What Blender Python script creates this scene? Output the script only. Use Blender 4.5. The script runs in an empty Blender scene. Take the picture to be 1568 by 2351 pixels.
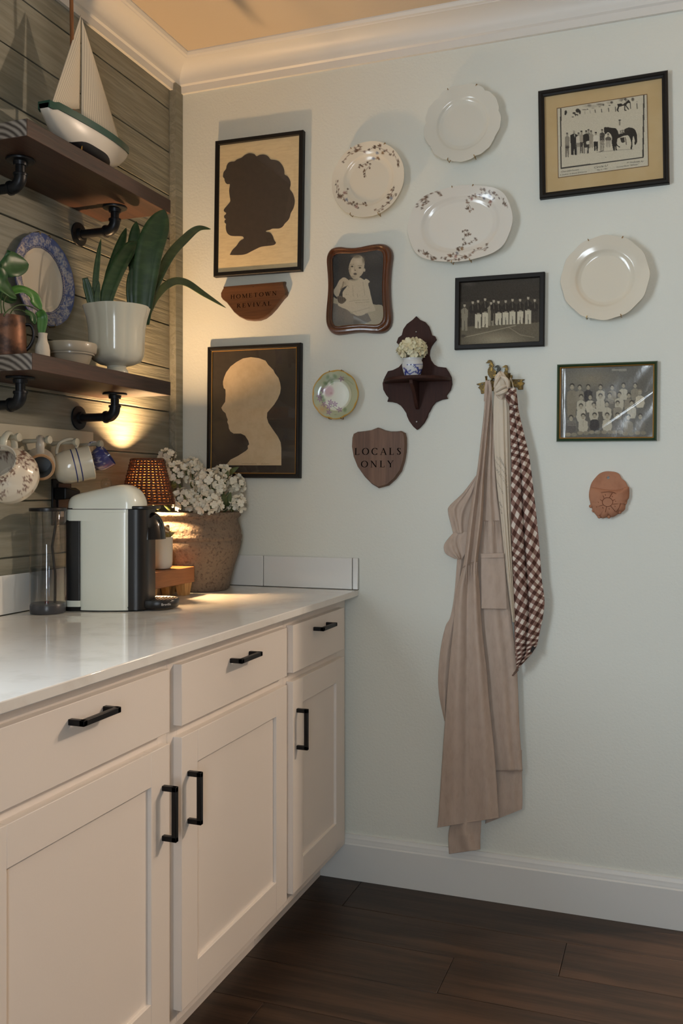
import bpy, bmesh, math, random
import numpy as np
from math import sin, cos, pi, radians, sqrt, atan2
from mathutils import Vector, Matrix

random.seed(7)
rng = np.random.default_rng(7)
scene = bpy.context.scene
COL = scene.collection

# ------------------------------------------------------------------ camera
F_PX, CX, CY, YAW = 2110.0, 784.0, 1124.8, radians(20.1)
CAM = (1.604, -2.752, 1.232)
cam_d = bpy.data.cameras.new('camera')
cam = bpy.data.objects.new('camera', cam_d)
COL.objects.link(cam)
cam.location = CAM
cam.rotation_euler = (pi / 2, 0, YAW)
cam_d.sensor_fit = 'AUTO'
cam_d.sensor_width = 36.0
cam_d.lens = F_PX / 2351 * 36.0
cam_d.shift_y = -(2351 / 2 - CY) / 2351
cam_d.clip_start = 0.05
scene.camera = cam

# ------------------------------------------------------------------ exposure
scene.view_settings.view_transform = 'Standard'
scene.view_settings.look = 'None'
scene.view_settings.gamma = 1.0
scene.view_settings.use_curve_mapping = False
scene.view_settings.exposure = -0.12
scene.cycles.max_bounces = 8
scene.cycles.diffuse_bounces = 5
scene.cycles.glossy_bounces = 4
scene.cycles.transparent_max_bounces = 16
scene.cycles.transmission_bounces = 6
scene.cycles.caustics_reflective = False
scene.cycles.caustics_refractive = False
scene.cycles.sample_clamp_indirect = 4.0
scene.cycles.use_denoising = True

# ------------------------------------------------------------------ daylight (overcast sky outside the kitchen window)
world = bpy.data.worlds.new('sky')
scene.world = world
world.use_nodes = True
bg = world.node_tree.nodes['Background']
bg.inputs[0].default_value = (0.83, 0.92, 1.0, 1)
bg.inputs[1].default_value = 17.0

WIN = (-3.0, -1.78, 1.04, 2.14)          # kitchen window in the left wall: y0, y1, z0, z1
def lamp(kind, name, loc, power, col, size=0.1, rot=(0, 0, 0)):
    d = bpy.data.lights.new(name, kind)
    d.energy = power
    d.color = col
    if kind == 'AREA':
        d.shape = 'DISK'
        d.size = size
    else:
        d.shadow_soft_size = size
    o = bpy.data.objects.new(name, d)
    o.location = loc
    o.rotation_euler = rot
    COL.objects.link(o)
    return o
WIN2 = (1.74, 2.22, 0.70, 2.12)           # second window, in the wall behind the camera: x0, x1, z0, z1
YF = -4.0
def portal(name, loc, sx, sz, rot):
    """portals guide the sampling of the sky through the window openings"""
    d = bpy.data.lights.new(name, 'AREA')
    d.shape = 'RECTANGLE'; d.size = sx; d.size_y = sz
    d.cycles.is_portal = True
    o = bpy.data.objects.new(name, d)
    o.location = loc; o.rotation_euler = rot
    COL.objects.link(o)
portal('window_left_offscreen', (-0.10, (WIN[0] + WIN[1]) / 2, (WIN[2] + WIN[3]) / 2), WIN[1] - WIN[0], WIN[3] - WIN[2], (pi / 2, 0, -pi / 2))
portal('window_behind_offscreen', ((WIN2[0] + WIN2[1]) / 2, YF - .06, (WIN2[2] + WIN2[3]) / 2), WIN2[1] - WIN2[0], WIN2[3] - WIN2[2], (pi / 2, 0, 0))
# warm ceiling lamps of the room next door, shining past the end of the gallery wall
WARM = (1.0, 0.77, 0.58)
lamp('POINT', 'hall_lamp_near_offscreen', (2.95, 0.55, 2.35), 120, WARM, 0.05)
lamp('POINT', 'hall_lamp_far_offscreen', (2.75, 1.05, 2.40), 95, WARM, 0.16)

# ------------------------------------------------------------------ measuring helpers (photo pixel -> point on a real plane)
SY, CYW = sin(YAW), cos(YAW)
def ray(px, py):
    u = (px - CX) / F_PX
    return (-SY + u * CYW, CYW + u * SY, (CY - py) / F_PX)
def W(px, py, y=0.0):
    d = ray(px, py); t = (y - CAM[1]) / d[1]
    return Vector((CAM[0] + t * d[0], y, CAM[2] + t * d[2]))
def L(px, py, x=0.0):
    d = ray(px, py); t = (x - CAM[0]) / d[0]
    return Vector((x, CAM[1] + t * d[1], CAM[2] + t * d[2]))
def H(px, py, z):
    d = ray(px, py); t = (z - CAM[2]) / d[2]
    return Vector((CAM[0] + t * d[0], CAM[1] + t * d[1], z))
def project(P):
    d = np.asarray(P, float) - np.array(CAM)
    fw = -SY * d[:, 0] + CYW * d[:, 1]
    rt = CYW * d[:, 0] + SY * d[:, 1]
    return CX + F_PX * rt / fw, CY - F_PX * d[:, 2] / fw
def Q(x0, y0, s, pts):
    """points read in an enlarged detail of the photo -> photo pixels"""
    return [(x0 + a / s, y0 + b / s) for a, b in pts]

# ------------------------------------------------------------------ materials
def lin(c):
    out = []
    for v in c[:3]:
        v /= 255.0
        out.append(v / 12.92 if v <= 0.04045 else ((v + 0.055) / 1.055) ** 2.4)
    return tuple(out)
def mat(name, col=(200, 200, 200), rough=0.5, metal=0.0, spec=0.5, bump=None, var=None, attr=None, coat=0.0,
        emit=None, sss=0.0, bdist=0.002, coord='Object'):
    """bump=(scale xyz, strength); var=(scale xyz, colour 2, low, high)"""
    m = bpy.data.materials.new(name)
    m.use_nodes = True
    nt = m.node_tree
    b = nt.nodes['Principled BSDF']
    b.inputs['Base Color'].default_value = (*lin(col), 1)
    b.inputs['Roughness'].default_value = rough
    b.inputs['Metallic'].default_value = metal
    b.inputs['Specular IOR Level'].default_value = spec
    if coat:
        b.inputs['Coat Weight'].default_value = coat
        b.inputs['Coat Roughness'].default_value = 0.06
    if sss:
        b.inputs['Subsurface Weight'].default_value = sss
        b.inputs['Subsurface Radius'].default_value = (0.01, 0.008, 0.006)
        b.inputs['Subsurface Scale'].default_value = 0.4
    if emit:
        b.inputs['Emission Color'].default_value = (*lin(emit[0]), 1)
        b.inputs['Emission Strength'].default_value = emit[1]
    tc = nt.nodes.new('ShaderNodeTexCoord')
    def noise(scale, detail=4.0, rough_=0.55):
        mp = nt.nodes.new('ShaderNodeMapping')
        nt.links.new(tc.outputs[coord], mp.inputs['Vector'])
        s = scale if isinstance(scale, (tuple, list)) else (scale,) * 3
        mp.inputs['Scale'].default_value = s
        n = nt.nodes.new('ShaderNodeTexNoise')
        n.inputs['Scale'].default_value = 1.0
        n.inputs['Detail'].default_value = detail
        n.inputs['Roughness'].default_value = rough_
        nt.links.new(mp.outputs['Vector'], n.inputs['Vector'])
        return n
    colsock = None
    if attr:
        a = nt.nodes.new('ShaderNodeVertexColor')
        a.layer_name = attr
        colsock = a.outputs['Color']
    if var:
        n = noise(var[0])
        r = nt.nodes.new('ShaderNodeMapRange')
        r.inputs['From Min'].default_value = var[2]
        r.inputs['From Max'].default_value = var[3]
        nt.links.new(n.outputs['Fac'], r.inputs['Value'])
        mx = nt.nodes.new('ShaderNodeMix')
        mx.data_type = 'RGBA'
        nt.links.new(r.outputs['Result'], mx.inputs['Factor'])
        if colsock is not None:
            nt.links.new(colsock, mx.inputs['A'])
        else:
            mx.inputs['A'].default_value = (*lin(col), 1)
        mx.inputs['B'].default_value = (*lin(var[1]), 1)
        colsock = mx.outputs['Result']
    if colsock is not None:
        nt.links.new(colsock, b.inputs['Base Color'])
    if bump:
        n = noise(bump[0], 5.0)
        bp = nt.nodes.new('ShaderNodeBump')
        bp.inputs['Strength'].default_value = bump[1]
        bp.inputs['Distance'].default_value = bdist
        nt.links.new(n.outputs['Fac'], bp.inputs['Height'])
        nt.links.new(bp.outputs['Normal'], b.inputs['Normal'])
    return m
def wood(name, c1, c2, axis='Y', scale=1.0, rough=0.5, bump=0.3, spec=0.4, bdist=0.0012, rings=38.0, coat=0.0):
    """grain running along one axis: stretched noise warps fine bands"""
    m = bpy.data.materials.new(name)
    m.use_nodes = True
    nt = m.node_tree
    N, K = nt.nodes.new, nt.links.new
    b = nt.nodes['Principled BSDF']
    b.inputs['Roughness'].default_value = rough
    b.inputs['Specular IOR Level'].default_value = spec
    b.inputs['Coat Weight'].default_value = coat
    tc = N('ShaderNodeTexCoord')
    inf = N('ShaderNodeObjectInfo')
    add = N('ShaderNodeVectorMath'); add.operation = 'ADD'
    sc_ = N('ShaderNodeVectorMath'); sc_.operation = 'SCALE'
    sc_.inputs['Scale'].default_value = 7.0
    comb = N('ShaderNodeCombineXYZ')
    for k in range(3):
        K(inf.outputs['Random'], comb.inputs[k])
    K(comb.outputs[0], sc_.inputs[0])
    K(tc.outputs['Object'], add.inputs[0]); K(sc_.outputs[0], add.inputs[1])
    mp = N('ShaderNodeMapping')
    s = {'X': (0.06, 1, 1), 'Y': (1, 0.06, 1), 'Z': (1, 1, 0.06)}[axis]
    mp.inputs['Scale'].default_value = tuple(v * scale for v in s)
    K(add.outputs[0], mp.inputs['Vector'])
    n1 = N('ShaderNodeTexNoise'); n1.inputs['Scale'].default_value = 17.0; n1.inputs['Detail'].default_value = 2.0
    K(mp.outputs[0], n1.inputs['Vector'])
    mul = N('ShaderNodeMath'); mul.operation = 'MULTIPLY'; mul.inputs[1].default_value = rings
    K(n1.outputs['Fac'], mul.inputs[0])
    sn = N('ShaderNodeMath'); sn.operation = 'SINE'
    K(mul.outputs[0], sn.inputs[0])
    n2 = N('ShaderNodeTexNoise'); n2.inputs['Scale'].default_value = 190.0; n2.inputs['Detail'].default_value = 3.0
    K(mp.outputs[0], n2.inputs['Vector'])
    mix = N('ShaderNodeMath'); mix.operation = 'MULTIPLY_ADD'; mix.inputs[1].default_value = 0.22; mix.inputs[2].default_value = 0.0
    K(sn.outputs[0], mix.inputs[0])
    ad = N('ShaderNodeMath'); ad.operation = 'ADD'
    K(mix.outputs[0], ad.inputs[0]); K(n2.outputs['Fac'], ad.inputs[1])
    cr = N('ShaderNodeMapRange'); cr.inputs['From Min'].default_value = 0.2; cr.inputs['From Max'].default_value = 0.8
    K(ad.outputs[0], cr.inputs['Value'])
    mx = N('ShaderNodeMix'); mx.data_type = 'RGBA'
    mx.inputs['A'].default_value = (*lin(c1), 1); mx.inputs['B'].default_value = (*lin(c2), 1)
    K(cr.outputs[0], mx.inputs['Factor'])
    K(mx.outputs['Result'], b.inputs['Base Color'])
    bp = N('ShaderNodeBump'); bp.inputs['Strength'].default_value = bump; bp.inputs['Distance'].default_value = bdist
    K(ad.outputs[0], bp.inputs['Height']); K(bp.outputs[0], b.inputs['Normal'])
    return m
def glass(name, tint=(1, 1, 1), f0=0.04, rough=0.01, edge=0.0, ior=1.45):
    """thin pane: what lies behind shows through, with the mirror reflection of the surface on top"""
    m = bpy.data.materials.new(name)
    m.use_nodes = True
    nt = m.node_tree
    nt.nodes.remove(nt.nodes['Principled BSDF'])
    out = nt.nodes['Material Output']
    t = nt.nodes.new('ShaderNodeBsdfTransparent'); t.inputs[0].default_value = (*tint, 1)
    g = nt.nodes.new('ShaderNodeBsdfGlossy'); g.inputs['Roughness'].default_value = rough
    lw = nt.nodes.new('ShaderNodeLayerWeight'); lw.inputs['Blend'].default_value = .5
    pw_ = nt.nodes.new('ShaderNodeMath'); pw_.operation = 'POWER'; pw_.inputs[1].default_value = 5.0
    nt.links.new(lw.outputs['Facing'], pw_.inputs[0])
    fr = nt.nodes.new('ShaderNodeMath'); fr.operation = 'MULTIPLY_ADD'; fr.inputs[1].default_value = 1 - f0; fr.inputs[2].default_value = f0
    nt.links.new(pw_.outputs[0], fr.inputs[0])
    mx = nt.nodes.new('ShaderNodeMixShader')
    nt.links.new(fr.outputs[0], mx.inputs[0])
    nt.links.new(t.outputs[0], mx.inputs[1]); nt.links.new(g.outputs[0], mx.inputs[2])
    nt.links.new(mx.outputs[0], out.inputs[0])
    return m

# ------------------------------------------------------------------ mesh helpers: every shape is (verts, faces) in world metres
WM = {}
def thing(name, label, cat, loc=(0, 0, 0), rotz=0.0, group=None):
    o = bpy.data.objects.new(name, None)
    o.empty_display_size = 0.05
    COL.objects.link(o)
    o.location = loc
    o.rotation_euler = (0, 0, rotz)
    WM[o.name] = Matrix.Translation(Vector(loc)) @ Matrix.Rotation(rotz, 4, 'Z')
    tag(o, label, cat, group)
    return o
def tag(o, label=None, cat=None, group=None, kind=None):
    if label: o['label'] = label
    if cat: o['category'] = cat
    if group: o['group'] = group
    if kind: o['kind'] = kind
    return o
def mesh(name, geo, m, parent=None, T=None, bev=0.0, smooth=35, solid=0.0, sub=0, kind=None, cols=None, uvs=None,
         recalc=True, origin=None, label=None, flat=False, seg=2):
    V, Fc = geo
    V = [Vector(v) for v in V]
    if T is not None:
        V = [T @ v for v in V]
    if parent is not None:
        wm = WM[parent.name]
        inv = wm.inverted()
        V = [inv @ v for v in V]
    else:
        if origin is None:
            a = np.array([tuple(v) for v in V])
            origin = ((a[:, 0].min() + a[:, 0].max()) / 2, (a[:, 1].min() + a[:, 1].max()) / 2, a[:, 2].min())
        origin = Vector(origin)
        V = [v - origin for v in V]
        wm = Matrix.Translation(origin)
    me = bpy.data.meshes.new(name)
    me.from_pydata([tuple(v) for v in V], [], [tuple(f) for f in Fc])
    if uvs is not None:
        ul = me.uv_layers.new(name='UVMap')
        li = np.zeros(len(me.loops), dtype=np.int32)
        me.loops.foreach_get('vertex_index', li)
        ul.data.foreach_set('uv', np.asarray(uvs, dtype=np.float32)[li].ravel())
    if cols is not None:
        ca = me.color_attributes.new('Col', 'FLOAT_COLOR', 'POINT')
        c = np.ones((len(V), 4), dtype=np.float32)
        s = np.clip(np.asarray(cols, float) / 255.0, 0, 1)
        c[:, :3] = np.where(s <= 0.04045, s / 12.92, ((s + 0.055) / 1.055) ** 2.4)
        ca.data.foreach_set('color', c.ravel())
    if recalc:
        bm = bmesh.new(); bm.from_mesh(me)
        bmesh.ops.recalc_face_normals(bm, faces=bm.faces)
        bm.to_mesh(me); bm.free()
    if not flat:
        me.polygons.foreach_set('use_smooth', [True] * len(me.polygons))
        me.set_sharp_from_angle(angle=radians(smooth))
    if m is not None:
        me.materials.append(m)
    o = bpy.data.objects.new(name, me)
    COL.objects.link(o)
    if parent is not None:
        o.parent = parent
    else:
        o.location = origin
    WM[o.name] = wm
    if solid:
        md = o.modifiers.new('thickness', 'SOLIDIFY'); md.thickness = solid; md.offset = 0.0
    if bev:
        md = o.modifiers.new('bevel', 'BEVEL'); md.width = bev; md.segments = seg; md.limit_method = 'ANGLE'
        md.angle_limit = radians(50); md.harden_normals = False
    if sub:
        md = o.modifiers.new('sub', 'SUBSURF'); md.levels = sub; md.render_levels = sub
    if kind: o['kind'] = kind
    if label: o['label'] = label
    return o
def part_empty(name, parent):
    o = bpy.data.objects.new(name, None); o.empty_display_size = .03
    COL.objects.link(o); o.parent = parent; WM[o.name] = WM[parent.name]
    return o
def dup(o, M4=None, parent=None, name=None):
    """linked copy of one mesh object, placed by a world matrix"""
    c = o.copy()
    COL.objects.link(c)
    c.parent = parent
    wm = WM[parent.name] if parent is not None else Matrix.Identity(4)
    c.matrix_local = wm.inverted() @ M4
    WM[c.name] = M4
    return c
def join(*gs):
    V, Fc = [], []
    for v, f in gs:
        n = len(V)
        V += [tuple(p) for p in v]
        Fc += [tuple(i + n for i in q) for q in f]
    return V, Fc
def moved(g, M4):
    return [tuple(M4 @ Vector(v)) for v in g[0]], g[1]
def box(x0, x1, y0, y1, z0, z1):
    V = [(x0, y0, z0), (x1, y0, z0), (x1, y1, z0), (x0, y1, z0), (x0, y0, z1), (x1, y0, z1), (x1, y1, z1), (x0, y1, z1)]
    return V, [(0, 3, 2, 1), (4, 5, 6, 7), (0, 1, 5, 4), (1, 2, 6, 5), (2, 3, 7, 6), (3, 0, 4, 7)]
def loft(rings, closed=True, cap0=True, cap1=True):
    n = len(rings[0])
    V = [tuple(p) for r in rings for p in r]
    Fc = []
    for i in range(len(rings) - 1):
        for j in range(n if closed else n - 1):
            k = (j + 1) % n
            Fc.append((i * n + j, i * n + k, (i + 1) * n + k, (i + 1) * n + j))
    if cap0: Fc.append(tuple(range(n - 1, -1, -1)))
    if cap1: Fc.append(tuple((len(rings) - 1) * n + j for j in range(n)))
    return V, Fc
def lathe(prof, n=40, c=(0, 0, 0), rad=None, cap0=True, cap1=True):
    """profile of (r, z); rad(angle, r, z) may vary the radius"""
    rings = []
    for r, z in prof:
        rg = []
        for j in range(n):
            a = 2 * pi * j / n
            rr = rad(a, r, z) if rad else r
            rg.append((c[0] + rr * cos(a), c[1] + rr * sin(a), c[2] + z))
        rings.append(rg)
    return loft(rings, True, cap0, cap1)
def tube(pts, r, n=10, closed=False, cap=True, flatten=None):
    P = [Vector(p) for p in pts]
    R = r if isinstance(r, (list, tuple)) else [r] * len(P)
    m = len(P)
    tang = []
    for i in range(m):
        if closed:
            t = P[(i + 1) % m] - P[i - 1]
        else:
            t = P[min(i + 1, m - 1)] - P[max(i - 1, 0)]
        tang.append(t.normalized() if t.length > 1e-9 else Vector((0, 0, 1)))
    up = Vector((0, 0, 1)) if abs(tang[0].z) < 0.9 else Vector((1, 0, 0))
    nrm = (up - tang[0] * up.dot(tang[0])).normalized()
    rings = []
    for i in range(m):
        nrm = (nrm - tang[i] * nrm.dot(tang[i]))
        nrm = nrm.normalized() if nrm.length > 1e-9 else tang[i].orthogonal().normalized()
        bi = tang[i].cross(nrm)
        rings.append([tuple(P[i] + nrm * (cos(2 * pi * j / n) * R[i]) + bi * (sin(2 * pi * j / n) * R[i] * (flatten or 1.0))) for j in range(n)])
    if closed:
        rings.append(rings[0])
        return loft(rings, True, False, False)
    return loft(rings, True, cap, cap)
def prism(pts, y0, y1):
    """outline of (x, z) points extruded between two y"""
    return loft([[(x, y0, z) for x, z in pts], [(x, y1, z) for x, z in pts]])
def grid(fn, nu, nv):
    V = [tuple(fn(i / nu, j / nv)) for j in range(nv + 1) for i in range(nu + 1)]
    Fc = [(j * (nu + 1) + i, j * (nu + 1) + i + 1, (j + 1) * (nu + 1) + i + 1, (j + 1) * (nu + 1) + i) for j in range(nv) for i in range(nu)]
    return V, Fc
def spline(pts, n=8, closed=False):
    """Catmull-Rom through the points (any dimension)"""
    P = [np.array(p, float) for p in pts]
    m = len(P)
    out = []
    for i in range(m if closed else m - 1):
        p0 = P[i - 1] if (closed or i > 0) else P[0]
        p1, p2 = P[i], P[(i + 1) % m]
        p3 = P[(i + 2) % m] if (closed or i + 2 < m) else P[-1]
        for k in range(n):
            t = k / n
            out.append(tuple(0.5 * (2 * p1 + (p2 - p0) * t + (2 * p0 - 5 * p1 + 4 * p2 - p3) * t * t + (3 * p1 - p0 - 3 * p2 + p3) * t ** 3)))
    if not closed: out.append(tuple(P[-1]))
    return out
def xz(px, y=0.0, sp=0, closed=True):
    """photo outline -> (x, z) outline on a plane parallel to the gallery wall"""
    pts = [(v.x, v.z) for v in (W(a, b, y) for a, b in px)]
    return spline(pts, sp, closed) if sp else pts

# ------------------------------------------------------------------ printing on a surface: colours per vertex
class Paint:
    def __init__(self, P, base):
        self.x, self.y = project(P)
        self.c = np.tile(np.array(base, float), (len(self.x), 1))
    def _mix(self, m, col, a=1.0):
        w = (m * a)[:, None] if m.dtype != bool else (m.astype(float) * a)[:, None]
        self.c = self.c * (1 - w) + np.array(col, float) * w
    def poly(self, pts, col, a=1.0):
        pts = np.array(pts, float)
        inside = np.zeros(len(self.x), bool)
        bb = (self.x >= pts[:, 0].min()) & (self.x <= pts[:, 0].max()) & (self.y >= pts[:, 1].min()) & (self.y <= pts[:, 1].max())
        idx = np.nonzero(bb)[0]
        if len(idx) == 0: return
        x, y = self.x[idx], self.y[idx]
        ins = np.zeros(len(idx), bool)
        n = len(pts)
        for i in range(n):
            x1, y1 = pts[i]; x2, y2 = pts[(i + 1) % n]
            if y1 == y2: continue
            ins ^= ((y1 > y) != (y2 > y)) & (x < (x2 - x1) * (y - y1) / (y2 - y1) + x1)
        inside[idx] = ins
        self._mix(inside, col, a)
    def ell(self, cx, cy, rx, ry, col, a=1.0, soft=0.15, rot=0.0):
        dx, dy = self.x - cx, self.y - cy
        if rot:
            dx, dy = dx * cos(rot) + dy * sin(rot), -dx * sin(rot) + dy * cos(rot)
        d = np.sqrt((dx / rx) ** 2 + (dy / ry) ** 2)
        self._mix(np.clip((1 - d) / max(soft, 1e-3), 0, 1), col, a)
    def line(self, pts, w, col, a=1.0):
        best = np.full(len(self.x), 1e9)
        for (x1, y1), (x2, y2) in zip(pts[:-1], pts[1:]):
            dx, dy = x2 - x1, y2 - y1
            t = np.clip(((self.x - x1) * dx + (self.y - y1) * dy) / (dx * dx + dy * dy + 1e-9), 0, 1)
            best = np.minimum(best, np.hypot(self.x - x1 - t * dx, self.y - y1 - t * dy))
        self._mix(np.clip((w / 2 + 0.5 - best), 0, 1), col, a)
    def grain(self, amt):
        self.c = self.c + rng.normal(0, amt, (len(self.x), 1))

# lettering: roman capitals drawn with thick and thin strokes
def stroke(pts, ws):
    P = [np.array(p, float) for p in pts]
    Lf, Rt = [], []
    for i, p in enumerate(P):
        t = P[min(i + 1, len(P) - 1)] - P[max(i - 1, 0)]
        t /= (np.linalg.norm(t) + 1e-9)
        nn = np.array([-t[1], t[0]])
        w = ws[i] if isinstance(ws, (list, tuple)) else ws
        Lf.append(p + nn * w / 2); Rt.append(p - nn * w / 2)
    return Lf + Rt[::-1]
TK, TN, SE = 0.135, 0.06, 0.045
def arc(cx, cy, rx, ry, a0, a1, n=22):
    return [(cx + rx * cos(radians(a0 + (a1 - a0) * k / n)), cy + ry * sin(radians(a0 + (a1 - a0) * k / n))) for k in range(n + 1)]
def stem(x, w=TK, top=True, bot=True):
    s = [stroke([(x, 0), (x, 1)], w)]
    if bot: s.append(stroke([(x - w / 2 - .09, SE / 2), (x + w / 2 + .09, SE / 2)], SE))
    if top: s.append(stroke([(x - w / 2 - .09, 1 - SE / 2), (x + w / 2 + .09, 1 - SE / 2)], SE))
    return s
def serif(x, y): return [stroke([(x - .13, y), (x + .13, y)], SE)]
def ringw(cx, cy, rx, ry, a0, a1, n=26):
    pts = arc(cx, cy, rx, ry, a0, a1, n)
    ws = [TN + (TK - TN) * abs(cos(radians(a0 + (a1 - a0) * k / n))) for k in range(n + 1)]
    return stroke(pts, ws)
GLYPH = {
 'H': (.80, stem(.15) + stem(.65) + [stroke([(.15, .52), (.65, .52)], TN)]),
 'O': (.88, [ringw(.44, .5, .37, .47, 0, 360, 40)]),
 'M': (1.0, stem(.12, TN, False) + stem(.86, TK, False) + [stroke([(.10, .99), (.48, .05)], TK), stroke([(.48, .05), (.84, .99)], TN)] + serif(.05, .98) + serif(.93, .98)),
 'E': (.66, stem(.15) + [stroke([(.15, .97), (.58, .97)], TN), stroke([(.15, .52), (.46, .52)], TN), stroke([(.15, .03), (.6, .03)], TN), stroke([(.57, 1), (.57, .8)], .05), stroke([(.59, 0), (.59, .22)], .05), stroke([(.46, .42), (.46, .62)], .05)]),
 'T': (.72, stem(.36, TK, False) + [stroke([(.04, .97), (.68, .97)], TN), stroke([(.05, 1), (.05, .78)], .05), stroke([(.67, 1), (.67, .78)], .05)]),
 'W': (1.06, [stroke([(.1, .98), (.33, .02)], TK), stroke([(.33, .02), (.53, .95)], TN), stroke([(.5, .98), (.74, .02)], TK), stroke([(.74, .02), (.96, .98)], TN)] + serif(.1, .98) + serif(.52, .98) + serif(.96, .98)),
 'N': (.86, stem(.14, TN, False) + [stroke([(.12, .99), (.70, .02)], TK), stroke([(.70, 0), (.70, 1)], TN)] + serif(.07, .98) + serif(.70, .98)),
 'R': (.76, stem(.15) + [ringw(.22, .74, .28, .23, 90, -90, 16), stroke([(.15, .97), (.24, .97)], TN), stroke([(.15, .51), (.24, .51)], TN), stroke([(.32, .52), (.66, .02)], TK)] + serif(.68, .02)),
 'V': (.78, [stroke([(.1, .98), (.39, .02)], TK), stroke([(.39, .02), (.68, .98)], TN)] + serif(.1, .98) + serif(.68, .98)),
 'I': (.34, stem(.17)),
 'A': (.80, [stroke([(.10, .02), (.40, .98)], TN), stroke([(.38, .98), (.70, .02)], TK), stroke([(.2, .34), (.58, .34)], TN)] + serif(.1, .02) + serif(.70, .02)),
 'L': (.64, stem(.15) + [stroke([(.15, .03), (.58, .03)], TN), stroke([(.57, 0), (.57, .24)], .05)]),
 'C': (.80, [ringw(.44, .5, .36, .47, 45, 315, 30), stroke([(.70, .98), (.70, .72)], .05), stroke([(.70, .02), (.70, .24)], .05)]),
 'S': (.58, [stroke(spline([(.45, .84), (.28, .965), (.12, .80), (.27, .54), (.46, .28), (.30, .035), (.10, .16)], 6), [TN] * 8 + [TK] * 21 + [TN] * 8), stroke([(.46, .98), (.46, .74)], .05), stroke([(.09, .02), (.09, .26)], .05)]),
 'Y': (.76, [stroke([(.1, .98), (.38, .46)], TK), stroke([(.38, .46), (.66, .98)], TN)] + stem(.38, TK, False)[0:2] + serif(.1, .98) + serif(.66, .98)),
}
GLYPH['Y'] = (.76, [stroke([(.1, .98), (.38, .46)], TK), stroke([(.38, .46), (.66, .98)], TN), stroke([(.38, 0), (.38, .48)], TK)] + serif(.1, .98) + serif(.66, .98) + serif(.38, .02))
def capitals(text, p0, p1, height, y, gap=0.28):
    """flat letters between two wall points (x, z), baseline p0 -> p1"""
    p0, p1 = np.array(p0), np.array(p1)
    adv = [GLYPH[ch][0] + gap for ch in text]
    tot = sum(adv) - gap
    ex = (p1 - p0) / tot
    e = ex / np.linalg.norm(ex)
    ez = np.array([-e[1], e[0]]) * height
    out = []
    x = 0.0
    for ch, ad in zip(text, adv):
        V, Fc = [], []
        for pg in GLYPH[ch][1]:
            k = len(pg) // 2
            n0 = len(V)
            for q in pg:
                w = p0 + ex * (x + q[0]) + ez * q[1]
                V.append((w[0], y, w[1]))
            for i in range(k - 1):
                Fc.append((n0 + i, n0 + i + 1, n0 + 2 * k - 2 - i, n0 + 2 * k - 1 - i))
        out.append((ch, (V, Fc)))
        x += ad
    return out
# ================================================================== the room
m_wall = mat('wall_paint', (223, 226, 218), 0.85, bump=(130, 0.5), bdist=0.0022)
m_ceil = mat('ceiling_paint', (206, 192, 170), 0.9, bump=(60, 0.3))
m_trim = mat('trim_paint', (222, 221, 216), 0.45)
m_base = mat('baseboard_paint', (222, 224, 222), 0.4)
m_ship = wood('shiplap_paint', (144, 143, 130), (127, 126, 113), 'Y', 1.0, 0.55, 0.55, 0.35, 0.0022, 44)
m_floor = wood('floor_wood', (66, 49, 37), (39, 29, 22), 'X', 0.8, 0.42, 0.15, 0.4, 0.0008, 16)
m_far = mat('room_paint', (132, 122, 108), .85)
m_dark = mat('dark_gap', (28, 26, 22), 0.9)
CEIL = 2.672
X1, YB, XE = 3.7, 2.6, 1.66     # right wall, wall behind the camera, far wall next door, end of the gallery wall
# floor: sub-floor with a plank per board
fl = mesh('floor', box(-0.2, X1 + .1, YF - .1, YB + .1, -0.06, -0.006), m_dark, kind='structure')
pw, plen = 0.182, 1.22
row = 0
y = -0.012
pl_proto = {}
while y > -3.4:
    off = [0.62, 0.05, 1.0, 0.38][row % 4]
    x = 0.45 - plen + off - 0.4
    while x < 3.6:
        a, b = max(x, 0.40), min(x + plen, 3.69)
        if b - a > 0.05:
            mesh('plank', box(a + .0006, b - .0006, y - pw + .0006, y - .0006, -0.006, 0.0), m_floor, fl, bev=0.0012)
        x += plen
    y -= pw
    row += 1
mesh('hall_floor', box(0.2, X1, 0.0, YB, -0.006, 0.0), m_floor, fl)
mesh('ceiling', box(-0.2, X1 + .1, YF - .1, YB + .1, CEIL, CEIL + .08), m_ceil, kind='structure')
mesh('wall_back', box(-0.1, XE, 0.0, 0.12, 0, CEIL), m_wall, kind='structure')
mesh('wall_right', box(X1, X1 + .1, YF, YB, 0, CEIL), m_far, kind='structure')
xa_, xb_, za_, zb_ = WIN2
mesh('wall_front', join(box(-0.2, xa_, YF - .1, YF, 0, CEIL), box(xb_, X1 + .1, YF - .1, YF, 0, CEIL), box(xa_, xb_, YF - .1, YF, 0, za_), box(xa_, xb_, YF - .1, YF, zb_, CEIL)), m_far, kind='structure')
mesh('wall_hall', box(-0.2, X1 + .1, YB, YB + .1, 0, CEIL), m_far, kind='structure')
y0, y1, z0, z1 = WIN
wl = mesh('wall_left', join(box(-0.14, -0.012, YF, y0, 0, CEIL), box(-0.14, -0.012, y1, YB, 0, CEIL),
                            box(-0.14, -0.012, y0, y1, 0, z0), box(-0.14, -0.012, y0, y1, z1, CEIL)), m_dark if False else mat('left_wall_paint', (150, 148, 130), 0.8), kind='structure')
# shiplap boards, each a board with a shadow gap
seam0, pitch = 1.059, 0.1452
k = -1
while True:
    za = seam0 + pitch * k
    if za > 2.62: break
    zb = za + pitch
    za_, zb_ = max(za, 0.93) + .0015, min(zb, 2.66) - .0022
    if zb_ - za_ > .01:
        d = random.uniform(-.0012, .0012)
        mesh('board', box(-0.012, d if k >= 0 else 0, -1.70, -0.0495, za_, zb_), m_ship, wl, bev=0.0014)
    k += 1
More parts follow.
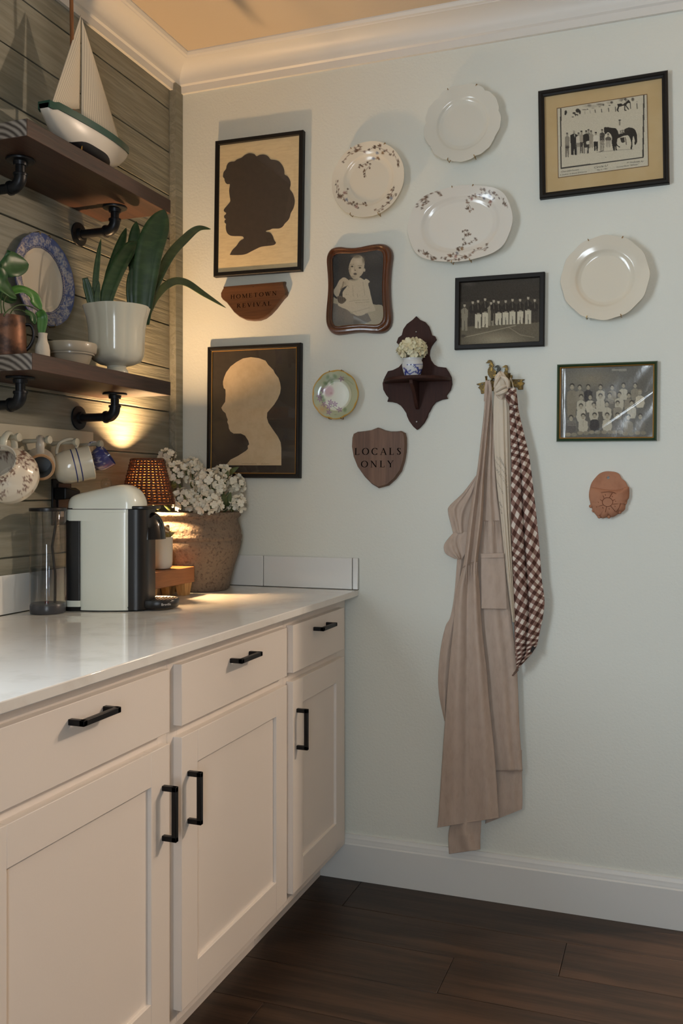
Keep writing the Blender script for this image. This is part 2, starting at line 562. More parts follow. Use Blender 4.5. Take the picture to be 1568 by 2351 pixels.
# vertical corner batten
mesh('trim_1', join(box(-0.012, 0.0225, -0.047, 0.0, 0.93, 2.60)), m_ship, kind='structure', bev=0.0015)
# crown moulding swept along both walls, mitred in the corner
prof = [(0, 2.576), (.011, 2.576), (.013, 2.598), (.019, 2.603), (.021, 2.610)] + \
       [(.021 + .06 * (1 - cos(t)) , 2.612 + .044 * sin(t)) for t in np.linspace(0.1, pi / 2, 9)] + \
       [(.083, 2.658), (.090, 2.660), (.095, 2.668), (.095, CEIL + .004), (0, CEIL + .004)]
mesh('trim_2', loft([[(p, -p, z) for p, z in prof], [(XE, -p, z) for p, z in prof]]), m_trim, kind='structure', smooth=25)
mesh('trim_3', loft([[(p, -p, z) for p, z in prof], [(p, YF, z) for p, z in prof]]), m_trim, kind='structure', smooth=25)
# baseboard
bp_ = [(0, 0), (.016, 0), (.016, .111), (.0125, .115), (.0125, .118), (.011, .122), (.0105, .130), (.007, .136), (.006, .141), (0, .142)]
mesh('baseboard_back', loft([[(.40, -p, z) for p, z in bp_], [(XE, -p, z) for p, z in bp_]]), m_base, kind='structure', smooth=25)
# kitchen window (beyond the left edge of the picture): casing, sash bars and panes
wf = mesh('window_1', join(box(-.13, .02, y0 - .07, y0, z0 - .02, z1 + .07), box(-.13, .02, y1, y1 + .07, z0 - .02, z1 + .07),
                           box(-.13, .02, y0, y1, z1, z1 + .07), box(-.13, .045, y0 - .07, y1 + .07, z0 - .05, z0)), m_trim, kind='structure', bev=.003)
ym, zm = (y0 + y1) / 2, (z0 + z1) / 2
mesh('window_frame', join(box(-.10, -.06, y0, y0 + .035, z0, z1), box(-.10, -.06, y1 - .035, y1, z0, z1), box(-.10, -.06, ym - .02, ym + .02, z0, z1),
                          box(-.10, -.06, y0, y1, z0, z0 + .035), box(-.10, -.06, y0, y1, z1 - .035, z1), box(-.09, -.07, y0, y1, zm - .01, zm + .01)), m_trim, wf)
m_pane = glass('window_glass', (.97, .99, 1.0), 0.04)
for a, b in ((y0 + .035, ym - .02), (ym + .02, y1 - .035)):
    for c_, d_ in ((z0 + .035, zm - .01), (zm + .01, z1 - .035)):
        mesh('pane', ([(-.08, a, c_), (-.08, b, c_), (-.08, b, d_), (-.08, a, d_)], [(0, 1, 2, 3)]), m_pane, wf)

w2 = mesh('window_2', join(box(xa_ - .07, xa_, YF - .09, YF + .02, za_ - .02, zb_ + .07), box(xb_, xb_ + .07, YF - .09, YF + .02, za_ - .02, zb_ + .07),
                           box(xa_, xb_, YF - .09, YF + .02, zb_, zb_ + .07), box(xa_ - .07, xb_ + .07, YF - .09, YF + .045, za_ - .05, za_)), m_trim, kind='structure', bev=.003)
xm_, zm_ = (xa_ + xb_) / 2, (za_ + zb_) / 2
mesh('window_frame', join(box(xa_, xa_ + .035, YF - .08, YF - .04, za_, zb_), box(xb_ - .035, xb_, YF - .08, YF - .04, za_, zb_), box(xm_ - .015, xm_ + .015, YF - .08, YF - .04, za_, zb_),
                          box(xa_, xb_, YF - .08, YF - .04, za_, za_ + .035), box(xa_, xb_, YF - .08, YF - .04, zb_ - .035, zb_), box(xa_, xb_, YF - .07, YF - .05, zm_ - .012, zm_ + .012)), m_trim, w2)
for a, b in ((xa_ + .035, xm_ - .015), (xm_ + .015, xb_ - .035)):
    for c_, d_ in ((za_ + .035, zm_ - .012), (zm_ + .012, zb_ - .035)):
        mesh('pane', ([(a, YF - .06, c_), (b, YF - .06, c_), (b, YF - .06, d_), (a, YF - .06, d_)], [(0, 1, 2, 3)]), m_pane, w2)

# ================================================================== cabinets, worktop, backsplash
m_cab = mat('cabinet_paint', (230, 223, 216), 0.42, bump=(220, 0.06))
m_blk = mat('black_metal', (26, 26, 28), 0.42, 0.6)
XD, XF = 0.634, 0.614       # door fronts, face frame
def shaker(y0, y1, z0, z1, st, parent):
    """door with a recessed flat panel: frame pieces are one leaf, the panel a part of it"""
    x0 = XF
    d = mesh('door', join(box(x0, XD, y0, y0 + st, z0, z1), box(x0, XD, y1 - st, y1, z0, z1),
                      box(x0, XD, y0 + st, y1 - st, z0, z0 + st + .008), box(x0, XD, y0 + st, y1 - st, z1 - st, z1)), m_cab, parent, bev=.0009)
    mesh('door_panel', box(x0, XD - .0085, y0 + st - .004, y1 - st + .004, z0 + st, z1 - st + .004), m_cab, d)
    return d
def pull(yc, zc, vertical, parent):
    h, s, w = .050, .032, .0105
    if vertical:
        g = [box(XD - .001, XD + s, yc - w / 2, yc + w / 2, zc + k * h - w / 2, zc + k * h + w / 2) for k in (-1, 1)]
        g.append(box(XD + s - w, XD + s, yc - w / 2, yc + w / 2, zc - h - w / 2, zc + h + w / 2))
    else:
        g = [box(XD - .001, XD + s, yc + k * h - w / 2, yc + k * h + w / 2, zc - w / 2, zc + w / 2) for k in (-1, 1)]
        g.append(box(XD + s - w, XD + s, yc - h - w / 2, yc + h + w / 2, zc - w / 2, zc + w / 2))
    mesh('handle', join(*g), m_blk, parent, bev=.0012)
def cabinet(ya, yb, fa, fb, hinge_right, label):
    t = thing('base_cabinet', label, 'cabinet', (0.3, (ya + yb) / 2, 0), group='base cabinets under the white worktop')
    mesh('carcass', box(0.012, 0.594, ya + .001, yb - .001, .112, .8955), m_cab, t)
    mesh('face_frame', join(box(.594, XF, ya + .0005, fa + .014, .112, .8955), box(.594, XF, fb - .014, yb - .0005, .112, .8955),
                            box(.594, XF, fa + .014, fb - .014, .855, .8955), box(.594, XF, fa + .014, fb - .014, .712, .752),
                            box(.594, XF, fa + .014, fb - .014, .112, .158)), m_cab, t, bev=.0006)
    mesh('toe_kick', box(.512, .531, ya + .001, yb - .001, 0, .112), m_cab, t)
    d = mesh('drawer', box(XF, XD, fa, fb, .740, .868), m_cab, t, bev=.0009)
    pull((fa + fb) / 2, .838, False, d)
    dr = shaker(fa, fb, .1455, .7165, .0685, t)
    pull(fb - .024 if hinge_right else fa + .029, .584, True, dr)
    return t
cabinet(-1.694, -1.0945, -1.669, -1.1185, True, 'wide white shaker base cabinet ending the run away from the gallery wall')
cabinet(-1.0945, -0.501, -1.0697, -0.5205, False, 'wide white shaker base cabinet standing between the two other base cabinets')
cabinet(-0.501, -0.0165, -0.4800, -0.0778, False, 'narrow white shaker base cabinet against the gallery wall')
m_quartz = mat('quartz', (226, 226, 223), 0.07, spec=0.5, var=((14, 14, 14), (206, 203, 198), 0.5, 0.85))
mesh('worktop', box(.009, .654, -1.72, -0.0005, .8955, .9155), m_quartz, bev=.0022)
tag(bpy.data.objects['worktop'], 'glossy white quartz worktop running over the three base cabinets', 'worktop')
m_tile = mat('glazed_tile', (228, 230, 229), 0.10, bump=(16, 0.05), coat=0.4)
m_grout = mat('grout', (84, 80, 72), 0.9)
bs = thing('backsplash', 'low row of glossy white tiles behind the worktop', 'backsplash', (0.3, -.005, .9155))
mesh('grout_bed', join(box(.0225, .655, -.005, 0.0005, .9157, 1.0158), box(-.0005, .005, -1.70, -.047, .9157, 1.0158)), m_grout, bs)
for a, b in ((.0230, .3258), (.3282, .6352), (.6376, .6552)):
    mesh('tile', box(a, b, -.0095, -.002, .9172, 1.0160), m_tile, bs, bev=.0015)
yy = -.010
while yy > -1.69:
    mesh('tile', box(.002, .0095, max(yy - .3045, -1.70), yy - .001, .9172, 1.0160), m_tile, bs, bev=.0015)
    yy -= .3055
# ================================================================== the gallery wall
m_frame = mat('black_frame', (20, 18, 17), 0.5, spec=.3, bump=(90, 0.08))
m_gold = mat('gold_line', (176, 136, 70), 0.38, 0.6)
m_print = mat('photo_print', rough=0.75, spec=0.25, attr='Col')
m_glass = glass('picture_glass', (0.985, 0.99, 0.985), 0.04, 0.012)
m_nail = mat('steel_nail', (150, 150, 150), 0.35, 0.9)
def rect_from_px(c4, y):
    P = [W(a, b, y) for a, b in c4]                     # tl, tr, br, bl
    c = sum(P, Vector()) / 4
    ux = ((P[1] - P[0]) + (P[2] - P[3])) / 2
    w = ux.length
    h = (((P[0] - P[3]) + (P[1] - P[2])) / 2).length
    return c.x, c.z, w, h, atan2(ux.z, ux.x)
def place(c4, y):
    x, z, w, h, r = rect_from_px(c4, y)
    return Matrix.Translation((x, 0, z)) @ Matrix.Rotation(-r, 4, 'Y'), w, h
def frame_ring(w, h, prof):
    """prof = [(inset from the outer edge, depth towards the room)], mitred corners"""
    rings = []
    for ins, d in prof:
        a, b = w / 2 - ins, h / 2 - ins
        rings.append([(-a, -d, -b), (a, -d, -b), (a, -d, b), (-a, -d, b)])
    n = len(rings)
    V = [p for r in rings for p in r]
    Fc = []
    for i in range(n):
        for j in range(4):
            k, i2 = (j + 1) % 4, (i + 1) % n
            Fc.append((i * 4 + j, i * 4 + k, i2 * 4 + k, i2 * 4 + j))
    return V, Fc
def sheet_grid(w, h, d, step):
    nu, nv = max(2, int(w / step)), max(2, int(h / step))
    return grid(lambda u, v: ((u - .5) * w, -d, (.5 - v) * h), nu, nv)
def quad(w, h, d):
    return [(-w / 2, -d, -h / 2), (w / 2, -d, -h / 2), (w / 2, -d, h / 2), (-w / 2, -d, h / 2)], [(0, 1, 2, 3)]
PXM = 1 / 735.0                                         # about one photo pixel on the wall

# ---- black framed dark silhouette on cream
A0 = (440, 270, 4.796)
c4 = Q(*A0, [(245, 260), (1213, 135), (1217, 1682), (252, 1752)])
T, w, h = place(c4, -.020)
t = thing('framed_silhouette', 'thin black frame holding a dark curly-haired child silhouette on cream paper', 'picture', T.translation)
fw = .0145
mesh('frame', frame_ring(w, h, [(0, 0), (0, .019), (.002, .021), (fw - .002, .021), (fw, .017), (fw, 0)]), m_frame, t, T, smooth=20)
m_cream = mat('cream_paper', (232, 212, 170), 0.8, var=((30, 30, 160), (218, 196, 154), .4, .8))
mesh('backing_paper', quad(w - 2 * fw + .002, h - 2 * fw + .002, .0135), m_cream, t, T)
m_sil = mat('silhouette_black', (66, 57, 50), 0.8, var=((60, 60, 60), (74, 64, 56), .3, .8))
sil1 = [(345,635),(352,600),(378,565),(385,530),(405,498),(440,485),(470,482),(500,460),(550,440),(580,415),(620,395),(650,392),(690,402),(715,425),(750,410),(800,407),(840,425),(870,460),(910,465),(960,482),(1000,530),(1018,580),(1022,625),(1055,645),(1082,690),(1088,740),(1080,785),(1110,830),(1130,890),(1132,940),(1118,1000),(1090,1050),(1080,1090),(1060,1130),(1025,1165),(1000,1200),(960,1220),(890,1222),(860,1235),(822,1245),(820,1258),(860,1265),(890,1300),(905,1345),(925,1375),(910,1398),(870,1408),(770,1420),(720,1440),(650,1475),(600,1500),(540,1512),(430,1512),(425,1500),(450,1455),(490,1415),(530,1360),(570,1335),(570,1318),(545,1305),(450,1303),(410,1290),(385,1260),(375,1210),(378,1172),(362,1155),(365,1128),(378,1120),(360,1105),(358,1080),(375,1065),(378,1048),(358,1035),(354,1015),(375,985),(410,945),(425,915),(418,860),(412,800),(420,735),(395,732),(375,720),(362,690),(360,672),(346,655)]
mesh('silhouette', prism(xz(Q(*A0, sil1), -.0147, 3), -.0147, -.0135), m_sil, t, smooth=60)
mesh('glass', quad(w - 2 * fw + .002, h - 2 * fw + .002, .0165), m_glass, t, T)

# ---- black and gold framed cream silhouette on dark
B0 = (440, 740, 3.0154)
c4 = Q(*B0, [(98, 170), (745, 138), (748, 1080), (104, 1075)])
T, w, h = place(c4, -.024)
t = thing('framed_silhouette', 'black frame with a gold line holding a cream bust silhouette on dark ground', 'picture', T.translation)
fw = .0165
mesh('frame', frame_ring(w, h, [(0, 0), (0, .018), (.003, .024), (.007, .024), (.0085, .021), (.011, .021), (fw - .0025, .0185), (fw, .016), (fw, 0)]), m_frame, t, T, smooth=20)
mesh('gold_line', frame_ring(w - 2 * fw + .004, h - 2 * fw + .004, [(0, .015), (0, .0178), (.0022, .0172), (.0022, .013)]), m_gold, t, T, smooth=20)
m_dkpaper = mat('dark_paper', (52, 45, 38), 0.7, var=((25, 25, 25), (62, 53, 43), .35, .8))
mesh('backing_paper', quad(w - 2 * fw + .002, h - 2 * fw + .002, .0115), m_dkpaper, t, T)
sil2 = [(217,410),(225,380),(240,345),(270,305),(310,275),(355,250),(410,241),(465,248),(510,265),(530,295),(565,330),(575,352),(600,385),(612,420),(617,455),(612,490),(595,530),(570,570),(540,605),(523,625),(520,660),(530,695),(560,740),(595,790),(615,830),(620,870),(620,990),(235,990),(270,950),(320,925),(375,890),(390,875),(388,855),(398,845),(392,820),(370,785),(340,770),(290,770),(268,755),(258,735),(255,710),(246,690),(250,675),(242,655),(235,630),(215,612),(205,592),(215,575),(232,550),(235,500),(234,465),(222,455),(217,430)]
m_tan = mat('tan_paper', (214, 192, 158), 0.8, var=((40, 40, 40), (202, 178, 142), .4, .75))
mesh('silhouette', prism(xz(Q(*B0, sil2), -.0127), -.0127, -.0115), m_tan, t, smooth=60)
m_ink = mat('pencil_ink', (96, 80, 62), 0.8)
sg = [W(*p, -.0131) for p in Q(*B0, [(345 + i * 4.2, 979 + 4 * sin(i * 1.9) + 2 * sin(i * 4.3)) for i in range(26)])]
sg2 = [W(*p, -.0131) for p in Q(*B0, [(480 + i * 4.2, 980 + 3 * sin(i * 2.1) + 2 * sin(i * 3.7)) for i in range(15)])]
mesh('signature', join(tube(sg, .0003, 4), tube(sg2, .0003, 4)), m_ink, t, label='small pencil signature along the bottom of the bust')
mesh('glass', quad(w - 2 * fw + .002, h - 2 * fw + .002, .0150), m_glass, t, T)

# ---- engraved plaques
m_plq = wood('plaque_wood', (100, 67, 43), (74, 48, 30), 'X', 1.2, 0.38, 0.15, 0.5, 0.0008, 14, 0.3)
m_wal = wood('walnut', (114, 85, 65), (92, 66, 50), 'Z', 1.2, 0.5, 0.15, 0.4, 0.0008, 12)
m_burn = mat('burnt_letters', (16, 12, 10), 0.95, spec=.05)
m_engr = mat('engraved_letters', (18, 12, 9), 0.95, spec=.05)
def plaque(name, label, outline, th, m, edge, lines, mm, bevel):
    o2 = outline
    cx = sum(p[0] for p in o2) / len(o2); cz = sum(p[1] for p in o2) / len(o2)
    t = thing(name, label, 'sign', (cx, 0, cz))
    def sc(k): return [(cx + (a - cx) * k, cz + (b - cz) * k) for a, b in o2]
    rings = [[(a, 0.0, b) for a, b in sc(edge)], [(a, -th * .62, b) for a, b in o2], [(a, -th * .80, b) for a, b in sc(.985)], [(a, -th, b) for a, b in sc(.962)]]
    mesh('board', loft(rings), m, t, smooth=30)
    for txt, p0, p1, hh in lines:
        for ch, g in capitals(txt, (W(*p0, -th).x, W(*p0, -th).z), (W(*p1, -th).x, W(*p1, -th).z), hh, -th - .0006):
            mesh('letter', g, mm, t, flat=True)
    return t
pq = [(352,1863),(520,1848),(700,1833),(870,1819),(1030,1805),(1025,1840),(1040,1880),(1055,1920),(1045,1960),(1010,1995),(975,2040),(930,2100),(870,2165),(810,2210),(750,2232),(680,2237),(600,2228),(530,2195),(470,2145),(425,2085),(390,2040),(345,2005),(325,1975),(323,1935),(340,1900),(352,1880)]
th = .018
t = plaque('wooden_plaque', 'brown bell-shaped wooden plaque lettered HOMETOWN REVIVAL', xz(Q(*A0, pq), -th * .6), th, m_plq, 1.0,
       [('HOMETOWN', *Q(*A0, [(430, 1998), (938, 1955)]), .0135), ('REVIVAL', *Q(*A0, [(498, 2096), (878, 2067)]), .0135)], m_engr, .002)
v = W(*Q(*A0, [(677, 1862)])[0], -th)
mesh('nail', lathe([(.0015, 0), (.0015, .001), (.0005, .0018)], 8), m_frame, t, Matrix.Translation((v.x, -th + .0005, v.z)) @ Matrix.Rotation(pi / 2, 4, 'X'))
sh = [(1290,728),(1310,735),(1335,746),(1380,755),(1420,755),(1450,752),(1475,765),(1484,800),(1485,850),(1482,900),(1472,960),(1450,1030),(1410,1085),(1360,1130),(1295,1148),(1250,1120),(1200,1070),(1150,1000),(1122,930),(1110,860),(1113,800),(1122,772),(1150,758),(1200,753),(1245,746),(1272,735)]
plaque('wooden_plaque', 'walnut shield plaque lettered LOCALS ONLY', xz(Q(*B0, sh), -.012), .020, m_wal, 1.0,
       [('LOCALS', *Q(*B0, [(1128, 918), (1452, 917)]), .0215), ('ONLY', *Q(*B0, [(1172, 1004), (1398, 1003)]), .0205)], m_burn, .002)

# ---- straight framed photographs
def framed(name, label, c4, depth, fw, prof, m, inner_d, step=PXM):
    T, w, h = place(c4, -depth)
    t = thing(name, label, 'picture', T.translation)
    mesh('frame', frame_ring(w, h, prof), m, t, T, smooth=20)
    return t, T, w, h
def print_sheet(t, T, w, h, d, base, name='photograph', dx=0, dz=0, label=None, step=PXM):
    V, Fc = sheet_grid(w, h, d, step)
    V = [(a + dx, b, c + dz) for a, b, c in V]
    Vw = [tuple(T @ Vector(p)) for p in V]
    P = Paint(Vw, base)
    return V, Fc, P
# team on a gym floor
T0 = (1020, 520, 2.861)
t, T, w, h = framed('framed_photo', 'black framed sepia photo of a team standing in a row on a gym floor',
                    Q(*T0, [(70, 337), (661, 296), (652, 783), (66, 809)]), .018, .014,
                    [(0, 0), (0, .016), (.002, .018), (.0125, .018), (.0145, .014), (.0145, 0)], m_frame, .006)
V, Fc, P = print_sheet(t, T, w - .026, h - .026, .006, (78, 72, 64))
q = lambda pts: Q(*T0, pts)
e = lambda x, y, rx, ry, col, a=1, soft=.3: P.ell(1020 + x / 2.861, 520 + y / 2.861, rx / 2.861, ry / 2.861, col, a, soft)
P.poly(q([(60, 300), (700, 290), (700, 470), (60, 500)]), (66, 61, 55))
P.poly(q([(60, 665), (640, 625), (640, 800), (60, 820)]), (112, 104, 88))
e(340, 745, 220, 70, (176, 166, 142), .75, .9)
e(160, 375, 60, 25, (120, 114, 104), .5, 1)
men = [(133,512,684,0,1),(187,492,650,1,1),(222,484,668,1,2),(268,472,662,1,2),(307,497,652,0,1),(325,483,620,1,1),(356,490,648,1,2),(403,485,645,1,2),(448,476,642,1,2),(498,476,640,1,2),(551,463,640,1,2),(594,478,632,1,1)]
for x, yt, yb, dark, kind in men:
    hh = yb - yt
    up = (58, 53, 48) if dark else (150, 142, 124)
    lo = (206, 198, 176) if kind == 2 else ((150, 142, 124) if not dark else (70, 64, 57))
    P.poly(q([(x - 24, yt + 38), (x - 8, yt + 22), (x + 8, yt + 22), (x + 24, yt + 38), (x + 20, yt + hh * .55), (x - 20, yt + hh * .55)]), up)
    P.poly(q([(x - 20, yt + hh * .5), (x + 20, yt + hh * .5), (x + 18, yb), (x + 4, yb), (x, yt + hh * .62), (x - 4, yb), (x - 20, yb)]), lo)
    e(x, yt + 6, 9, 14, (190, 180, 160)); e(x, yt - 5, 9, 6, (60, 54, 48))
    if kind == 2: e(x + 2, yt + hh * .48, 13, 6, (186, 176, 156), .8)
    P.line(q([(x - 2, yt + 24), (x + 1, yt + 60)]), .8, (180, 172, 150) if dark else (70, 62, 55), .7)
P.line(q([(130, 728), (300, 690), (470, 650)]), 1.2, (200, 190, 165), .8)
P.line(q([(420, 660), (500, 712), (590, 728)]), 1.2, (190, 180, 156), .6)
e(125, 720, 22, 14, (60, 56, 50), .6, .6); e(105, 400, 8, 30, (40, 36, 32), .6)
P.grain(5)
mesh('photograph', (V, Fc), m_print, t, T, cols=P.c, recalc=False)
mesh('glass', quad(w - .026, h - .026, .0115), m_glass, t, T)

# winner's circle at the race track
H0 = (1280, 200, 7.127)
G0 = (1200, 140, 4.261)
t, T, w, h = framed('framed_photo', 'large black frame with a wide tan mat around a race horse and crowd photo',
                    Q(*G0, [(157, 293), (1437, 82), (1420, 1195), (158, 1345)]), .018, .016,
                    [(0, 0), (0, .016), (.003, .019), (.009, .019), (.012, .016), (.0165, .014), (.0165, 0)], m_frame, .006)
m_mat = mat('tan_mat_board', (196, 168, 120), 0.85, var=((9, 9, 9), (206, 182, 138), .35, .8))
mesh('mat_board', quad(w - .030, h - .030, .006), m_mat, t, T)
ins = Q(*G0, [(345, 467), (1222, 325), (1215, 1025), (345, 1137)])
T2, w2, h2 = place(ins, -.0075)
mesh('mat_bevel', moved(frame_ring(w2 + .003, h2 + .003, [(0, .006), (0, .0082), (.0015, .0070), (.0015, .006)]), Matrix.Identity(4)), mat('mat_bevel', (120, 88, 56), .8), t, T2, smooth=20)
V, Fc, P = print_sheet(t, T2, w2, h2, .0068, (203, 196, 176), step=PXM * .8)
q = lambda pts: Q(*H0, pts)
e = lambda x, y, rx, ry, col, a=1, soft=.25, rot=0: P.ell(1280 + x / 7.127, 200 + y / 7.127, rx / 7.127, ry / 7.127, col, a, soft, rot)
K_, D_, G_, S_ = (34, 32, 30), (70, 66, 60), (128, 122, 110), (176, 168, 150)
P.poly(q([(42, 350), (62, 348), (66, 1320), (48, 1340)]), K_)
P.poly(q([(48, 1318), (1410, 1140), (1410, 1158), (48, 1342)]), (60, 58, 54))
P.poly(q([(1402, 130), (1424, 130), (1410, 1155), (1386, 1155)]), (50, 48, 45))
for x, yy_, rx, ry, cc in ((540, 310, 150, 30, S_), (520, 300, 40, 26, G_), (700, 285, 80, 25, G_), (750, 290, 14, 22, D_), (850, 255, 60, 30, S_), (885, 250, 28, 26, D_), (1080, 210, 90, 40, G_), (1230, 200, 30, 36, D_), (440, 370, 50, 8, D_), (490, 362, 18, 8, K_), (580, 345, 40, 7, G_), (690, 322, 30, 6, D_), (850, 300, 22, 8, K_), (1300, 240, 12, 8, G_)):
    e(x, yy_, rx, ry, cc, .85, .5)
for x, ya, yb in ((445, 400, 440), (530, 380, 430), (613, 372, 415), (718, 362, 410), (832, 345, 400), (945, 325, 395), (1190, 260, 350), (1298, 268, 352)):
    P.line(q([(x, ya), (x + 6, yb)]), 1.6 if x > 600 else .9, K_ if x > 600 else G_, .9)
for x, yy_, rx, ry in ((135, 410, 24, 34), (128, 440, 18, 22), (270, 425, 30, 18), (330, 385, 40, 38), (365, 410, 18, 40), (300, 450, 30, 12), (250, 488, 22, 9), (330, 455, 8, 20), (295, 460, 6, 22)):
    e(x, yy_, rx, ry, K_, .92, .3)
P.poly(q([(940, 295), (1000, 270), (1060, 262), (1110, 255), (1165, 205), (1195, 250), (1180, 262), (1150, 262), (1120, 300), (1060, 310), (1010, 320), (985, 395), (970, 390), (990, 320), (975, 280)]), K_)
for l_ in ([(1100, 300), (1098, 375), (1120, 380)], [(1115, 300), (1160, 360)], [(1000, 310), (975, 370), (995, 398)]):
    P.line(q(l_), 2.2, K_)
P.poly(q([(1045, 280), (1060, 225), (1095, 195), (1110, 240), (1080, 280)]), (196, 190, 172)); e(1110, 200, 22, 22, (60, 58, 54)); e(1118, 206, 9, 9, S_)
# people
def man(x, yt, yb, cu, cl, hw=42, hat=None, skin=(150, 142, 126)):
    hh = yb - yt
    P.poly(q([(x - hw, yt + 75), (x - 15, yt + 52), (x + 15, yt + 52), (x + hw, yt + 75), (x + hw * .9, yt + hh * .55), (x - hw * .9, yt + hh * .55)]), cu)
    P.poly(q([(x - hw * .85, yt + hh * .5), (x + hw * .85, yt + hh * .5), (x + hw * .7, yb), (x + 8, yb), (x, yt + hh * .68), (x - 8, yb), (x - hw * .75, yb)]), cl)
    e(x, yt + 28, 19, 27, skin); e(x - 2, yt + 8, 20, 13, hat or D_)
man(158, 748, 1145, (140, 134, 120), (120, 114, 102), 38)
e(160, 985, 38, 22, D_)
man(270, 710, 1110, K_, K_, 62, (170, 162, 146)); P.poly(q([(270, 770), (285, 770), (280, 830)]), (210, 205, 190))
man(345, 745, 1100, (206, 198, 180), (190, 182, 164), 42); P.line(q([(310, 930), (385, 925)]), 5, (110, 104, 92), .6); P.line(q([(310, 965), (385, 960)]), 5, (110, 104, 92), .5)
man(392, 715, 1085, (160, 152, 136), (60, 56, 52), 30, K_)
man(508, 690, 1000, G_, G_, 28)
man(470, 710, 1085, K_, (50, 47, 43), 55, K_)
P.poly(q([(468, 890), (530, 872), (538, 925), (475, 942)]), (205, 198, 180)); P.poly(q([(440, 990), (490, 990), (485, 1080), (440, 1085)]), (190, 183, 166))
man(550, 710, 1000, (150, 142, 126), (150, 142, 126), 36)
man(628, 735, 1045, (212, 205, 188), K_, 42, K_)
man(730, 690, 1050, D_, (150, 143, 128), 42)
for i in range(26):
    e(700 + rng.uniform(-10, 70), 760 + rng.uniform(0, 230), 8, 8, K_ if i % 2 else S_, .55, .5)
man(830, 760, 985, (90, 84, 76), (170, 162, 146), 48)
e(1015, 590, 16, 55, (120, 114, 102), .8); e(1016, 541, 24, 12, K_); e(1016, 565, 14, 14, (140, 132, 118))
P.poly(q([(975, 660), (1010, 620), (1050, 660), (1060, 720), (1000, 740)]), (206, 199, 182))
# the horse
horse = [(760, 665), (795, 655), (830, 655), (880, 665), (950, 675), (985, 715), (1040, 745), (1095, 690), (1160, 662), (1220, 668), (1265, 695), (1295, 760), (1305, 830), (1300, 900), (1275, 945), (1255, 930), (1262, 870), (1240, 800), (1225, 880), (1225, 960), (1215, 1015), (1192, 1010), (1205, 930), (1190, 850), (1150, 790), (1080, 800), (1010, 830), (980, 850), (975, 940), (1020, 975), (1010, 990), (965, 960), (970, 1030), (950, 1030), (940, 965), (935, 1040), (915, 1035), (900, 980), (885, 900), (890, 820), (860, 760), (820, 740), (790, 770), (765, 745)]
P.poly(q(spline(horse, 4, True)), (32, 29, 27))
P.poly(q([(1020, 830), (1090, 820), (1100, 900), (1060, 915), (1040, 900)]), (44, 40, 37)); P.poly(q([(1095, 820), (1118, 820), (1135, 945), (1118, 945)]), (120, 112, 100))
P.poly(q([(985, 720), (1085, 690), (1095, 745), (1000, 770)]), (196, 188, 170)); P.line(q([(1045, 712), (1075, 705), (1070, 725), (1050, 745), (1082, 740)]), 1.1, K_); P.line(q([(1030, 712), (1033, 748)]), 1.2, K_)
P.line(q([(640, 1065), (800, 1050), (1000, 1030), (1240, 1015)]), 1.2, G_, .7); e(1150, 700, 40, 20, (70, 64, 58), .5, .8); e(1330, 790, 10, 60, S_, .8, .5)
P.line(q([(740, 1040), (690, 1060)]), 1.5, D_); e(790, 1148, 8, 5, D_)
P.grain(5)
mesh('photograph', (V, Fc), m_print, t, T2, cols=P.c, recalc=False)
m_caption = mat('caption_ink', (60, 56, 50), .8)
def caption(txt, p0, p1, hz, y, parent, m, shear=.25, T=None):
    cu = bpy.data.curves.new('caption', 'FONT')
    cu.body = txt; cu.size = 1.0; cu.shear = shear; cu.resolution_u = 2
    o = bpy.data.objects.new('tmp_caption', cu); COL.objects.link(o)
    dg = bpy.context.evaluated_depsgraph_get(); dg.update()
    me = bpy.data.meshes.new_from_object(o.evaluated_get(dg))
    V = [tuple(v.co) for v in me.vertices]; Fc = [tuple(p.vertices) for p in me.polygons]
    bpy.data.objects.remove(o); bpy.data.meshes.remove(me); bpy.data.curves.remove(cu)
    a, b = W(*p0, y), W(*p1, y)
    ex = (b - a); wx = max(v[0] for v in V); ex_ = ex / wx
    ez = Vector((-ex.z, 0, ex.x)).normalized() * hz
    V = [tuple(a + ex_ * v[0] + ez * v[1]) for v in V]
    return mesh('lettering', (V, Fc), m, parent, flat=True, recalc=False)
cq = lambda *p: Q(*H0, p)
caption('Circle U', *cq((590, 1330), (822, 1298)), .0085, -.0074, t, m_caption)
caption('Churchill Downs', *cq((55, 1396), (350, 1360)), .0062, -.0074, t, m_caption)
caption('A Stallion of Royal Eminence', *cq((35, 1450), (478, 1390)), .0055, -.0074, t, m_caption)
caption('May 6, 1961', *cq((640, 1368), (818, 1342)), .0055, -.0074, t, m_caption)
caption('H. Vanderbilt, Ky', *cq((1130, 1245), (1408, 1222)), .0058, -.0074, t, m_caption)
caption('Second Race "Winner"', *cq((960, 1320), (1335, 1270)), .0055, -.0074, t, m_caption)
mesh('glass', quad(w - .030, h - .030, .0125), m_glass, t, T)

